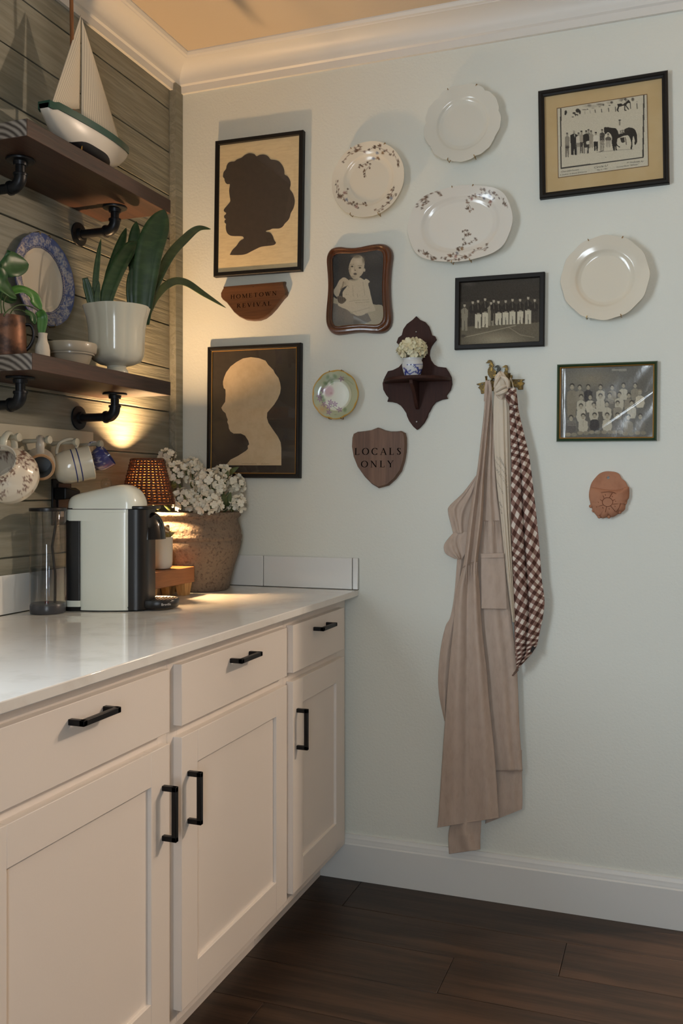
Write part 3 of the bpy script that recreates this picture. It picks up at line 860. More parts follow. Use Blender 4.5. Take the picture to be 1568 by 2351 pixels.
# class photograph in the green frame
C0 = (1250, 810, 5.407)
m_green = mat('green_lacquer', (34, 62, 40), 0.35, var=((140, 140, 140), (70, 92, 66), .66, .72), coat=.3)
t, T, w, h = framed('framed_photo', 'chipped dark green frame with a gold inner edge holding a faded school class photo',
                    Q(*C0, [(153, 140), (1408, 97), (1390, 1090), (145, 1103)]), .016, .010,
                    [(0, 0), (0, .010), (.002, .015), (.005, .017), (.0085, .013), (.0095, .010), (.0095, 0)], m_green, .005)
mesh('gold_edge', frame_ring(w - .017, h - .017, [(0, .004), (0, .0135), (.0025, .0115), (.0035, .006), (.0035, .004)]), m_gold, t, T, smooth=20)
w2, h2 = w - .022, h - .022
nu, nv = int(w2 / PXM), int(h2 / PXM)
def crinkle(u, v):
    x, z = (u - .5) * w2, (.5 - v) * h2
    d = .0050 + .0012 * sin(9 * u + 4 * v) * sin(7 * v + 2)
    d += .0010 * math.exp(-((u * .8 + v * .9 - 1.12) / .02) ** 2) + .0008 * math.exp(-((u - .03) / .015) ** 2)
    d += .0007 * sin(31 * u + 17 * v) * max(0, u - .55)
    return (x, -d, z)
V, Fc = grid(crinkle, nu, nv)
P = Paint([tuple(T @ Vector(p)) for p in V], (112, 112, 108))
q = lambda pts: Q(*C0, pts)
e = lambda x, y, rx, ry, col, a=1, soft=.25: P.ell(1250 + x / 5.407, 810 + y / 5.407, rx / 5.407, ry / 5.407, col, a, soft)
e(560, 330, 420, 180, (142, 134, 116), .8, .9); e(1200, 350, 250, 250, (100, 97, 90), .7, .9); e(780, 700, 620, 330, (92, 89, 83), .8, .8); e(700, 1000, 700, 100, (98, 95, 88), .8, .9)
P.poly(q([(835, 200), (1020, 195), (1020, 228), (835, 225)]), (170, 166, 154), .7)
def kid(x, y, sh_, s=1.0, hair=(60, 58, 56), sit=False):
    P.poly(q([(x - 58 * s, y + 135 * s), (x - 52 * s, y + 62 * s), (x - 20 * s, y + 42 * s), (x + 20 * s, y + 42 * s), (x + 52 * s, y + 62 * s), (x + 58 * s, y + 135 * s), (x + 40 * s, y + 190 * s), (x - 40 * s, y + 190 * s)]), sh_)
    e(x, y - 12 * s, 30 * s, 30 * s, hair); e(x, y + 6 * s, 24 * s, 32 * s, (178, 170, 150))
    e(x - 9 * s, y + 2 * s, 5 * s, 4 * s, (70, 66, 62), .8); e(x + 9 * s, y + 2 * s, 5 * s, 4 * s, (70, 66, 62), .8); P.line(q([(x - 8 * s, y + 20 * s), (x + 8 * s, y + 20 * s)]), .7, (96, 88, 80), .8)
    P.line(q([(x, y + 50 * s), (x, y + 120 * s)]), .6, (110, 104, 94), .5)
    if sit: e(x - 35 * s, y + 195 * s, 40 * s, 26 * s, (150, 142, 124)); e(x + 35 * s, y + 195 * s, 40 * s, 26 * s, (140, 134, 118))
LT, MD, DK = (190, 184, 166), (146, 140, 126), (62, 62, 66)
P.poly(q([(275, 560), (290, 480), (395, 480), (400, 580), (385, 800), (285, 800)]), (138, 130, 114)); kid(342, 420, (140, 133, 118), 1.1)
for x, y, c_ in ((437, 430, MD), (543, 425, DK), (695, 425, LT), (840, 430, MD), (980, 405, LT), (1125, 405, MD)): kid(x, y, c_, .95)
kid(1185, 490, (200, 192, 172), 1.0, (150, 140, 124))
for x, y, c_ in ((455, 550, LT), (568, 550, (200, 193, 174)), (695, 540, LT), (808, 530, (120, 116, 108)), (928, 520, LT), (1047, 530, MD)): kid(x, y, c_, 1.0)
for k in range(3): P.line(q([(765, 575 + k * 22), (855, 578 + k * 22)]), 1.4, (205, 198, 180), .7)
for x, y, c_ in ((453, 665, (196, 190, 172)), (612, 650, LT), (775, 635, LT), (908, 630, MD), (1082, 625, LT)): kid(x, y, c_, 1.0)
for x, y, c_ in ((330, 810, (96, 94, 92)), (480, 790, LT), (622, 780, DK), (778, 780, LT), (908, 780, (110, 106, 100)), (1040, 800, MD), (1190, 790, (120, 116, 108))): kid(x, y, c_, 1.05, sit=True)
for k in range(4): P.line(q([(285, 845 + k * 18), (390, 848 + k * 18)]), 1.1, (190, 182, 164), .6)
P.grain(5)
m_gloss = mat('glossy_print', rough=0.16, spec=0.7, attr='Col', coat=.5, bump=((45, 45, 45), .25), bdist=.002)
mesh('photograph', (V, Fc), m_gloss, t, T, cols=P.c, recalc=False)
mesh('glass', quad(w2, h2, .0095), m_glass, t, T)

# baby portrait in the wavy wooden frame
Y0 = (740, 550, 9.2235)
out = [(72,430),(85,330),(120,250),(180,180),(270,145),(370,135),(500,152),(640,158),(800,140),(950,105),(1100,80),(1250,72),(1340,95),(1420,160),(1462,250),(1470,360),(1450,520),(1430,720),(1420,950),(1425,1200),(1440,1400),(1458,1560),(1455,1720),(1420,1840),(1340,1930),(1230,1972),(1080,1975),(900,1960),(740,1960),(560,1980),(420,2000),(290,2008),(190,1975),(110,1890),(65,1760),(60,1600),(75,1400),(95,1200),(105,1000),(100,800),(85,600)]
inn = [(205,500),(212,400),(250,330),(330,295),(450,290),(580,290),(720,285),(850,268),(1000,245),(1130,225),(1210,232),(1265,270),(1290,340),(1290,460),(1282,620),(1270,820),(1265,1020),(1270,1250),(1285,1450),(1290,1600),(1270,1700),(1220,1770),(1150,1800),(1000,1798),(850,1795),(700,1800),(560,1810),(420,1825),(330,1838),(270,1825),(225,1780),(200,1700),(200,1560),(208,1400),(218,1200),(225,1000),(222,850),(212,680)]
po_, pi_ = np.array(xz(Q(*Y0, out), -.02, 6)), np.array(xz(Q(*Y0, inn), -.012, 6))
cc = pi_.mean(0)
def by_angle(p, n=120):
    a = np.arctan2(p[:, 1] - cc[1], p[:, 0] - cc[0]); r = np.hypot(p[:, 0] - cc[0], p[:, 1] - cc[1])
    o = np.argsort(a); a, r = a[o], r[o]
    a = np.concatenate([a - 2 * pi, a, a + 2 * pi]); r = np.concatenate([r, r, r])
    th_ = np.linspace(-pi, pi, n, endpoint=False)
    rr = np.interp(th_, a, r)
    return np.stack([cc[0] + rr * np.cos(th_), cc[1] + rr * np.sin(th_)], 1)
po_, pi_ = by_angle(po_), by_angle(pi_)
t = thing('framed_photo', 'wavy-edged brown wooden frame holding a baby portrait', 'picture', (cc[0], 0, cc[1]))
m_mahog = wood('mahogany', (92, 52, 29), (56, 31, 17), 'Z', 1.0, 0.28, 0.12, 0.5, 0.0006, 10, 0.5)
rings = []
for k_, d_ in ((0, 0), (0, .008), (.10, .017), (.25, .0215), (.45, .022), (.60, .019), (.70, .016), (.73, .0165), (.82, .0165), (.86, .014), (1, .012), (1, 0)):
    rings.append([(a, -d_, b) for a, b in po_ * (1 - k_) + pi_ * k_])
rings.append(rings[0])
mesh('frame', loft(rings, True, False, False), m_mahog, t, smooth=40)
xa, xb, za, zb = pi_[:, 0].min() - .003, pi_[:, 0].max() + .003, pi_[:, 1].min() - .003, pi_[:, 1].max() + .003
g = grid(lambda u, v: (xa + (xb - xa) * u, -.004, zb + (za - zb) * v), int((xb - xa) / PXM * 1.2), int((zb - za) / PXM * 1.2))
P = Paint(g[0], (62, 62, 64))
q = lambda pts: Q(*Y0, pts)
s_ = 9.2235
e = lambda x, y, rx, ry, col, a=1, soft=.2, rot=0: P.ell(740 + x / s_, 550 + y / s_, rx / s_, ry / s_, col, a, soft, rot)
e(1100, 350, 380, 260, (88, 86, 84), .8, 1); e(400, 520, 300, 240, (50, 50, 52), .7, 1); e(1150, 1000, 250, 400, (80, 79, 80), .6, 1)
SK, SKD, HI = (188, 178, 158), (128, 118, 104), (212, 204, 186)
P.poly(q(spline([(215, 1200), (330, 1260), (560, 1180), (900, 1200), (1080, 1370), (1290, 1420), (1290, 1850), (200, 1850), (205, 1300)], 4, True)), (176, 168, 148))
P.poly(q([(205, 1340), (330, 1370), (420, 1450), (500, 1450), (600, 1560), (720, 1600), (960, 1560), (1040, 1720), (900, 1780), (300, 1840), (205, 1800)]), (122, 118, 112))
dress = [(560, 860), (640, 840), (780, 800), (880, 850), (930, 830), (1005, 890), (970, 940), (1000, 1060), (1030, 1200), (1070, 1360), (1120, 1500), (960, 1540), (860, 1600), (720, 1610), (600, 1520), (420, 1440), (330, 1380), (420, 1250), (430, 1120), (500, 1020), (540, 960)]
P.poly(q(spline(dress, 4, True)), (196, 188, 168))
for pts_ in ([(580, 1310), (700, 1290), (980, 1275)], [(700, 1340), (990, 1320)], [(740, 1150), (750, 1220)], [(560, 1010), (540, 960)], [(860, 900), (900, 1180)], [(640, 980), (660, 1200)], [(500, 1170), (520, 1160)], [(620, 1540), (800, 1500), (1000, 1440)]):
    P.line(q(pts_), 1.3, (150, 142, 126), .55)
for k in range(60): e(rng.uniform(520, 1000), rng.uniform(930, 1560), 22, 14, (214, 206, 188) if k % 2 else (172, 164, 146), .35, .8)
P.poly(q(spline([(400, 830), (460, 800), (520, 830), (560, 870), (545, 960), (450, 1010), (400, 1060), (350, 1180), (330, 1230), (260, 1170), (240, 1080), (300, 980), (350, 880)], 4, True)), SK)
P.line(q([(448, 900), (430, 990), (390, 1060)]), 3, SKD, .8); e(480, 930, 40, 60, (160, 150, 132), .6, .8)
P.poly(q(spline([(310, 1210), (380, 1190), (450, 1220), (510, 1270), (480, 1320), (420, 1360), (350, 1340), (320, 1270)], 4, True)), (104, 96, 86))
for k in range(4): P.line(q([(350 + 40 * k, 1230), (350 + 42 * k, 1330 - 8 * k)]), 1.3, (60, 56, 52), .7)
e(650, 830, 130, 60, (80, 76, 70), .6, .8)
P.poly(q(spline([(560, 600), (590, 480), (640, 390), (720, 335), (810, 340), (870, 400), (895, 490), (885, 580), (870, 680), (820, 760), (740, 820), (660, 830), (600, 770), (570, 690)], 5, True)), SK)
e(720, 350, 150, 60, (112, 104, 92), .8, .7); e(870, 430, 40, 110, (120, 112, 98), .7, .7)
e(760, 470, 110, 90, HI, .7, .9); e(640, 660, 60, 60, HI, .6, .9); e(810, 660, 60, 60, HI, .5, .9)
e(890, 645, 26, 44, SK, 1, .3)
for ex_, ey_ in ((630, 570), (795, 597)):
    e(ex_, ey_, 42, 26, (120, 112, 100), .7, .6); e(ex_, ey_, 24, 18, (44, 42, 40), .95, .4); P.line(q([(ex_ - 40, ey_ - 45), (ex_ + 40, ey_ - 45)]), 1.2, (120, 112, 98), .7)
e(695, 650, 26, 14, (96, 90, 80), .9, .6); P.line(q([(685, 560), (680, 640)]), 1.0, (140, 130, 114), .7)
e(695, 728, 44, 28, (66, 60, 56), .9, .5); e(700, 745, 34, 14, (120, 108, 96), .8, .6); e(640, 790, 90, 34, (140, 130, 114), .6, .9)
e(580, 640, 40, 140, (120, 112, 98), .55, .9)
P.grain(4)
mesh('photograph', g, m_print, t, cols=P.c, recalc=False)
gl = [(a, -.0095, b) for a, b in pi_ + (pi_ - cc) * .02]
mesh('glass', (gl, [tuple(range(len(gl)))]), m_glass, t)
# ---- plates hung on the wall
m_china = mat('china', rough=0.14, spec=0.55, attr='Col', coat=.35)
m_brass = mat('brass_wire', (150, 118, 62), 0.35, 0.85)
def plate(name, label, cpx, rpx, d, base, prof, rim, paint=None, n=160, tilt=0.03, clips=(), sup=None, asp=1.0, m=None):
    """prof: (fraction of the radius, height above the back); rim(angle) scales the edge"""
    c = W(*cpx, -d)
    s = 2110 / (-SY * (c.x - CAM[0]) + CYW * (c.y - CAM[1]))
    R = rpx / s
    t = thing(name, label, 'plate', (c.x, 0, c.z), group='plates hung on the gallery wall')
    T = Matrix.Translation((c.x, -.010, c.z)) @ Matrix.Rotation(-tilt, 4, 'X')
    fr = [p[0] for p in prof]; hs = [p[1] for p in prof]
    nr = 56
    V = [(0, -hs[0], 0)]
    Fc = []
    for i in range(1, nr + 1):
        f = i / nr
        hgt = np.interp(f, fr, hs)
        for j in range(n):
            a = 2 * pi * j / n
            k = 1 + (rim(a) - 1) * max(0, (f - .45) / .55) ** 2
            x, z = R * asp * f * cos(a), R * f * sin(a)
            if sup:
                q_ = (abs(cos(a)) ** sup + abs(sin(a)) ** sup) ** (-1 / sup)
                mix_ = f ** 1.5
                x, z = x * (1 + (q_ - 1) * mix_), z * (1 + (q_ - 1) * mix_)
            V.append((x * k, -hgt * (1 + (k - 1) * 1.5), z * k))
    for j in range(n): Fc.append((0, 1 + j, 1 + (j + 1) % n))
    for i in range(nr - 1):
        for j in range(n):
            a, b = 1 + i * n + j, 1 + i * n + (j + 1) % n
            Fc.append((a, b, b + n, a + n))
    nb = len(V)
    # rounded edge and back
    last = 1 + (nr - 1) * n
    for kk, (sc_, hb) in enumerate(((1.004, -.0015), (.99, -.0042), (.62, -.0065), (.58, -.003))):
        for j in range(n):
            p = V[last + j]
            inner = kk >= 2
            V.append((p[0] * sc_, (-.002 if kk == 2 else 0.0015) if inner else p[1] - hb, p[2] * sc_))
    prev = last
    for kk in range(4):
        cur = nb + kk * n
        for j in range(n):
            j2 = (j + 1) % n
            Fc.append((prev + j, prev + j2, cur + j2, cur + j))
        prev = cur
    Fc.append(tuple(prev + j for j in range(n)))
    Vw = [tuple(T @ Vector(p)) for p in V]
    P = Paint(Vw, base)
    if paint: paint(P, c, R, V)
    mesh('dish', (V, Fc), m or m_china, t, T, cols=P.c, smooth=50)
    for a in clips:
        a = radians(a)
        k = rim(a) * 1.0
        x, z = R * asp * cos(a), R * sin(a)
        if sup:
            q_ = (abs(cos(a)) ** sup + abs(sin(a)) ** sup) ** (-1 / sup); x, z = x * q_, z * q_
        hgt = hs[-1]
        pts = [(x * k * .92, .004, z * k * .92), (x * k * 1.012, .001, z * k * 1.012), (x * k * 1.014, -hgt - .002, z * k * 1.014), (x * k * .965, -hgt - .0035, z * k * .965)]
        mesh('hanger_clip', tube(pts, .0011, 6), m_brass, t, T)
    return t
def ivy(P, s, x0, y0, pts, cols, size=1.0, stem=(96, 80, 66)):
    """vine with small lobed leaves through points read in a detail of the photo"""
    sp = spline(pts, 5)
    px = [(x0 + a / s, y0 + b / s) for a, b in sp]
    P.line(px, .9, stem, .8)
    for k, (a, b) in enumerate(px):
        if k % 2 == 0:
            ang = rng.uniform(0, 2 * pi)
            cx_, cy_ = a + 2.2 * size * cos(ang), b + 2.2 * size * sin(ang)
            col = cols[int(rng.integers(len(cols)))]
            for m_ in range(3):
                aa = ang + (m_ - 1) * 1.1
                P.ell(cx_ + 1.2 * size * cos(aa), cy_ + 1.2 * size * sin(aa), 1.9 * size, 1.2 * size, col, .9, .4, aa)
def bloom(P, s, x0, y0, spots, size=1.0):
    for x, y, col in spots:
        for m_ in range(6):
            aa = m_ * pi / 3 + rng.uniform(0, .5)
            P.ell(x0 + x / s + 2.0 * size * cos(aa), y0 + y / s + 2.0 * size * sin(aa), 2.5 * size, 1.9 * size, col, .85, .5, aa)
        P.ell(x0 + x / s, y0 + y / s, 1.4 * size, 1.4 * size, (90, 72, 58), .8, .5)
BR = [(92, 72, 58), (112, 88, 72), (78, 62, 52), (134, 108, 92)]
BL, PK, OC = (138, 146, 160), (170, 134, 126), (150, 120, 88)
D0 = (3.136, 700, 160)
def paint_a(P, c, R, V):
    for pts in ([(280, 655), (330, 600), (370, 580), (430, 590), (500, 560), (560, 570), (610, 600)], [(380, 705), (430, 680), (480, 650), (530, 640)], [(440, 770), (435, 730), (470, 690)], [(640, 600), (665, 660), (680, 700)], [(360, 600), (375, 555), (400, 560)],
                [(225, 800), (230, 850), (250, 900), (290, 930), (330, 970), (380, 1000)], [(310, 870), (270, 900), (240, 930)], [(330, 960), (400, 970), (440, 965)], [(515, 1015), (560, 990), (610, 950), (650, 890)], [(600, 910), (630, 880), (628, 850)]):
        ivy(P, *D0, pts, BR, 1.2)
    bloom(P, *D0, [(500, 560, BR[0]), (520, 600, BL), (560, 600, OC), (540, 545, BR[1]), (495, 640, BL), (525, 635, OC), (260, 910, BR[1]), (300, 935, BL), (285, 885, PK), (370, 985, PK), (620, 925, BL), (600, 920, BR[2])])
def ivyrim(a): return 1 + .006 * abs(sin(6 * a))
PROF = [(0, .006), (.55, .006), (.64, .009), (.70, .014), (.78, .0165), (1, .022)]
plate('wall_plate', 'round cream plate with brown ivy sprigs on the gallery wall', (844.5, 412.5), 87, .028, (226, 220, 204), PROF, ivyrim, paint_a, clips=(62, 118, 242, 288))
def scal(a): return 1 + .060 * (abs(cos(4.5 * (a + .15))) ** .5 - .6) + .006 * cos(24 * a)
plate('wall_plate', 'white plate with a deeply scalloped rim, hung highest near the crown moulding', (1061, 283.5), 88, .028, (214, 216, 208), PROF, scal, None, clips=(68, 112, 248, 290))
def wav(a): return 1 + .010 * cos(12 * a)
plate('wall_plate', 'plain cream plate with a gently wavy rim, left of nothing patterned', (1388, 638), 97.5, .028, (220, 214, 198), [(0, .006), (.55, .006), (.62, .009), (.68, .015), (.80, .0185), (1, .022)], wav, None, clips=(66, 112, 246, 292))
bpy.data.objects['wall_plate.002']['label'] = 'plain cream plate with a gently wavy rim, above the green framed class photo'
def paint_c(P, c, R, V):
    for pts in ([(805, 975), (840, 930), (870, 905), (920, 890)], [(850, 1000), (860, 960), (890, 940)], [(935, 885), (965, 880), (985, 905)], [(1165, 990), (1180, 930), (1220, 910), (1270, 895), (1340, 890), (1400, 910), (1440, 960), (1458, 990)], [(1280, 862), (1310, 880), (1350, 880)], [(1330, 975), (1335, 940), (1360, 915)], [(1165, 1000), (1200, 1015), (1180, 970)],
                [(830, 1300), (870, 1320), (900, 1330), (940, 1365)], [(870, 1320), (905, 1360), (930, 1362)], [(995, 1360), (1040, 1340), (1080, 1330), (1140, 1345), (1180, 1355)], [(1100, 1300), (1140, 1260), (1150, 1200), (1145, 1165)], [(1150, 1260), (1200, 1240), (1235, 1210)], [(1150, 1200), (1185, 1175), (1160, 1165)], [(1180, 1330), (1240, 1300), (1290, 1290), (1320, 1245)], [(1010, 1365), (1060, 1370), (1120, 1365)]):
        ivy(P, *D0, pts, BR, 1.2)
    bloom(P, *D0, [(870, 930, BR[1]), (880, 915, BR[0]), (1200, 930, PK), (1290, 925, BL), (1330, 910, BL), (1360, 890, BR[0]), (1260, 905, BR[1]), (1335, 950, PK), (1100, 1290, BR[0]), (1130, 1290, OC), (1095, 1320, BL), (1050, 1340, BR[1]), (1085, 1345, PK), (1150, 1345, BR[3])])
def octr(a): return 1 + .012 * cos(8 * a)
plate('serving_platter', 'large oval white platter with brown ivy sprigs', (1054.5, 514.5), 87, .030, (224, 222, 214), [(0, .006), (.62, .006), (.70, .010), (.76, .016), (.84, .019), (1, .024)], octr, paint_c, n=200, clips=(75, 98, 262, 282), sup=2.5, asp=1.39)
U0 = (4.3556, 700, 540)
def paint_d(P, c, R, V):
    f = np.array([sqrt((p[0] / R) ** 2 + (p[2] / R) ** 2) for p in V])
    ang = np.array([atan2(p[2], p[0]) for p in V])
    e = lambda x, y, rx, ry, col, a=1, soft=.3, rot=0: P.ell(700 + x / 4.3556, 540 + y / 4.3556, rx / 4.3556, ry / 4.3556, col, a, soft, rot)
    P._mix(np.clip((f - .62) / .03, 0, 1), (176, 184, 156))
    e(170, 1740, 80, 70, (190, 156, 106), .8, .9); e(130, 1560, 60, 90, (170, 190, 186), .7, .9); e(280, 1440, 100, 50, (150, 172, 160), .6, .9)
    e(420, 1560, 70, 160, (176, 184, 156), .7, .7); e(360, 1590, 100, 150, (226, 230, 220), .9, .6)
    e(240, 1560, 62, 68, (206, 178, 186), .95, .5); e(262, 1580, 20, 18, (186, 150, 150), .8, .8)
    for x, y in ((190, 1650), (270, 1470), (205, 1480), (400, 1745), (170, 1620), (300, 1410), (230, 1420)):
        e(x, y, 34, 24, (116, 142, 108), .75, .7, rng.uniform(0, 3))
    for x, y in ((365, 1435), (180, 1550), (140, 1605), (255, 1670), (300, 1690), (240, 1715), (345, 1745), (240, 1770), (190, 1690), (150, 1640)):
        for k in range(5):
            aa = k * 1.257 + x
            e(x + 17 * cos(aa), y + 17 * sin(aa), 17, 7, (142, 104, 150), .9, .5, aa)
    for pts in ([(365, 1435), (430, 1450), (480, 1490)], [(360, 1420), (420, 1430)], [(250, 1690), (320, 1740)], [(200, 1520), (260, 1420)]):
        P.line([(700 + a / 4.3556, 540 + b / 4.3556) for a, b in pts], .7, (104, 124, 92), .8)
    P._mix(np.clip((f - (.955 - .035 * np.abs(np.sin(4.5 * ang + .4)) ** 6)) / .02, 0, 1), (186, 146, 66))
    e(305, 1795, 24, 4, (120, 120, 100), .7, .8)
plate('wall_plate', 'small painted plate with violets and a gold rim', (771.8, 907), 56.5, .022, (222, 226, 212), PROF, lambda a: 1 + .008 * cos(9 * a), paint_d, n=140, clips=(75, 105, 255, 285))

# ---- dark wooden bracket shelf
m_walnut = wood('dark_walnut', (60, 34, 28), (42, 24, 20), 'Z', 1.0, 0.6, 0.15, 0.25, 0.0008, 10)
Cq = lambda pts: Q(700, 540, 4.3556, pts)
right_ = [(1115,810),(1150,845),(1205,870),(1240,910),(1258,960),(1270,1000),(1300,1010),(1315,1045),(1290,1075),(1265,1110),(1250,1150),(1245,1200),(1260,1250),(1290,1290),(1330,1315),(1410,1325),(1440,1370),(1465,1420),(1472,1490),(1455,1550),(1425,1590),(1415,1605),(1428,1635),(1370,1645),(1310,1670),(1275,1710),(1250,1760),(1235,1780),(1225,1820),(1190,1880),(1150,1925),(1122,1947)]
left_ = [(1085,1915),(1045,1860),(1022,1810),(1015,1780),(985,1735),(960,1705),(920,1680),(870,1668),(825,1665),(838,1625),(815,1600),(785,1545),(778,1480),(800,1420),(832,1360),(880,1350),(940,1320),(975,1280),(995,1240),(997,1200),(990,1165),(975,1135),(945,1100),(917,1075),(935,1025),(970,1000),(985,940),(1020,890),(1080,845)]
ol = xz(Cq(right_ + left_), -.008)
cs = W(*Cq([(1125, 1455)])[0], -.008)
t = thing('bracket_shelf', 'dark wooden wall bracket with a scrolled back and half-round shelf', 'shelf', (cs.x, 0, cs.z))
mesh('back_board', prism(ol, -.011, 0.0), m_walnut, t, bev=.0012, smooth=30)
xl, xr = W(*Cq([(800, 1440)])[0], -.011).x, W(*Cq([(1462, 1430)])[0], -.011).x
xc, hw_ = (xl + xr) / 2, (xr - xl) / 2
zt = W(*Cq([(1120, 1422)])[0], -.05).z
half = [(xc + hw_ * cos(a), -.010 - .105 * sin(a)) for a in np.linspace(0, pi, 28)]
mesh('shelf_board', loft([[(x, y, zt - .010) for x, y in half], [(x, y, zt) for x, y in half]]), m_walnut, t, bev=.002)
br_ = [(-.011, zt - .010), (-.088, zt - .010), (-.085, zt - .022), (-.066, zt - .034), (-.050, zt - .052), (-.036, zt - .072), (-.022, zt - .088), (-.011, zt - .094)]
mesh('support', loft([[(xc - .0055, y, z) for y, z in br_], [(xc + .0055, y, z) for y, z in br_]]), m_walnut, t, bev=.001)
for p in ((1112, 967), (1117, 1865)):
    v = W(*Cq([p])[0], -.011)
    mesh('screw', lathe([(.0028, 0), (.0028, .001), (.0012, .0022)], 12), m_nail, t, Matrix.Translation((v.x, -.0108, v.z)) @ Matrix.Rotation(pi / 2, 4, 'X'))
SHELF_TOP = (xc, zt)

# ---- clay wall pocket
m_clay = mat('terracotta', (172, 122, 94), 0.85, bump=((60, 60, 60), .35), var=((30, 30, 30), (150, 100, 74), .45, .8))
m_clayd = mat('shaded_scratch_clay', (112, 66, 44), .9)  # scratch marks, with the groove shade put into a darker clay colour
Zq = lambda pts: Q(1250, 810, 5.407, pts)
clay = [(800,1470),(880,1480),(930,1510),(960,1560),(1005,1600),(1035,1660),(1048,1720),(1045,1800),(1020,1850),(1005,1900),(995,1950),(950,1985),(900,2010),(840,2040),(770,2035),(720,2050),(665,2040),(630,2000),(600,1960),(575,1900),(560,1830),(552,1760),(562,1680),(585,1610),(630,1550),(680,1500),(740,1475)]
o2 = xz(Zq(clay), -.008, 3)
cxx, czz = np.mean([p[0] for p in o2]), np.mean([p[1] for p in o2])
t = thing('wall_pocket', 'terracotta clay wall pocket scratched with a flower', 'wall pocket', (cxx, 0, czz))
sc = lambda k: [(cxx + (a - cxx) * k, czz + (b - czz) * k) for a, b in o2]
hole = W(*Zq([(791, 1550)])[0], -.010)
slab = mesh('back_slab', loft([[(a, 0, b) for a, b in sc(.97)], [(a, -.004, b) for a, b in sc(1.0)], [(a, -.009, b) for a, b in sc(.985)], [(a, -.010, b) for a, b in sc(.95)]]), m_clay, t, smooth=50)
cut = mesh('cutter', lathe([(.0042, -.02), (.0042, .03)], 20), m_clay, None, Matrix.Translation((hole.x, -.005, hole.z)) @ Matrix.Rotation(pi / 2, 4, 'X'))
bo = slab.modifiers.new('hole', 'BOOLEAN'); bo.operation = 'DIFFERENCE'; bo.object = cut; bo.solver = 'EXACT'
dg = bpy.context.evaluated_depsgraph_get(); dg.update()
holed = bpy.data.meshes.new_from_object(slab.evaluated_get(dg))
slab.modifiers.remove(bo); slab.data = holed
holed.set_sharp_from_angle(angle=radians(25))
bpy.data.objects.remove(cut)
pk = [(565,1680),(620,1670),(720,1690),(850,1702),(960,1690),(1040,1660),(1052,1720),(1048,1800),(1030,1830),(1020,1870),(1000,1880),(1000,1940),(960,1975),(930,1975),(900,2012),(840,2042),(800,2020),(770,2042),(720,2054),(690,2030),(660,2040),(625,2000),(596,1962),(585,1920),(570,1900),(572,1860),(556,1830),(548,1760)]
o3 = xz(Zq(pk), -.016, 3)
cx3, cz3 = np.mean([p[0] for p in o3]), np.mean([p[1] for p in o3])
def sc3(k): return [(cx3 + (a - cx3) * k, cz3 + (b - cz3) * k) for a, b in o3]
mesh('pocket_front', loft([[(a, -.007, b) for a, b in sc3(1.0)], [(a, -.014, b) for a, b in sc3(.985)], [(a, -.020, b) for a, b in sc3(.88)], [(a, -.025, b) for a, b in sc3(.62)], [(a, -.026, b) for a, b in sc3(.3)]]), m_clay, t, smooth=60)
for a_, b_ in ((585, 1765), (990, 1690), (1000, 1865), (935, 1978), (680, 2035), (800, 2035), (610, 1960), (575, 1905)):
    v = W(*Zq([(a_, b_)])[0], -.012)
    mesh('pinch', lathe([(.004, 0), (.0052, .004), (.004, .0085), (.001, .0105)], 10), m_clay, t, Matrix.Translation((v.x, -.008, v.z)) @ Matrix.Rotation(pi / 2, 4, 'X'))
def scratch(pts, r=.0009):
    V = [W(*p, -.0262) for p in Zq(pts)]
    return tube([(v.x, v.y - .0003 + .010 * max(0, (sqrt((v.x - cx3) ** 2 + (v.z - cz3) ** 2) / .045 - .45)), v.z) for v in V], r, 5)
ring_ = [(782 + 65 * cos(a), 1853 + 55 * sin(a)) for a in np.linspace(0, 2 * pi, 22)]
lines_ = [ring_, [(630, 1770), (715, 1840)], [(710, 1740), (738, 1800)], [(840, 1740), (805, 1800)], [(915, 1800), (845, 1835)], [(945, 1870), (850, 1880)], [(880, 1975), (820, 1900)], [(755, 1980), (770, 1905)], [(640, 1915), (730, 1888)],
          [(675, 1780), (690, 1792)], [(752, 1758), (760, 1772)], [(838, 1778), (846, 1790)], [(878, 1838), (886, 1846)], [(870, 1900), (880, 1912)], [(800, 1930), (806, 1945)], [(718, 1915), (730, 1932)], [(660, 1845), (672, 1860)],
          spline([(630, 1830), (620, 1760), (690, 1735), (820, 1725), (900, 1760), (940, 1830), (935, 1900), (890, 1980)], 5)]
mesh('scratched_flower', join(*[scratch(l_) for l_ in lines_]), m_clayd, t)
mesh('nail', tube([(hole.x, 0, hole.z + .002), (hole.x, -.016, hole.z + .003)], [.0012, .0012], 8), m_nail, t)
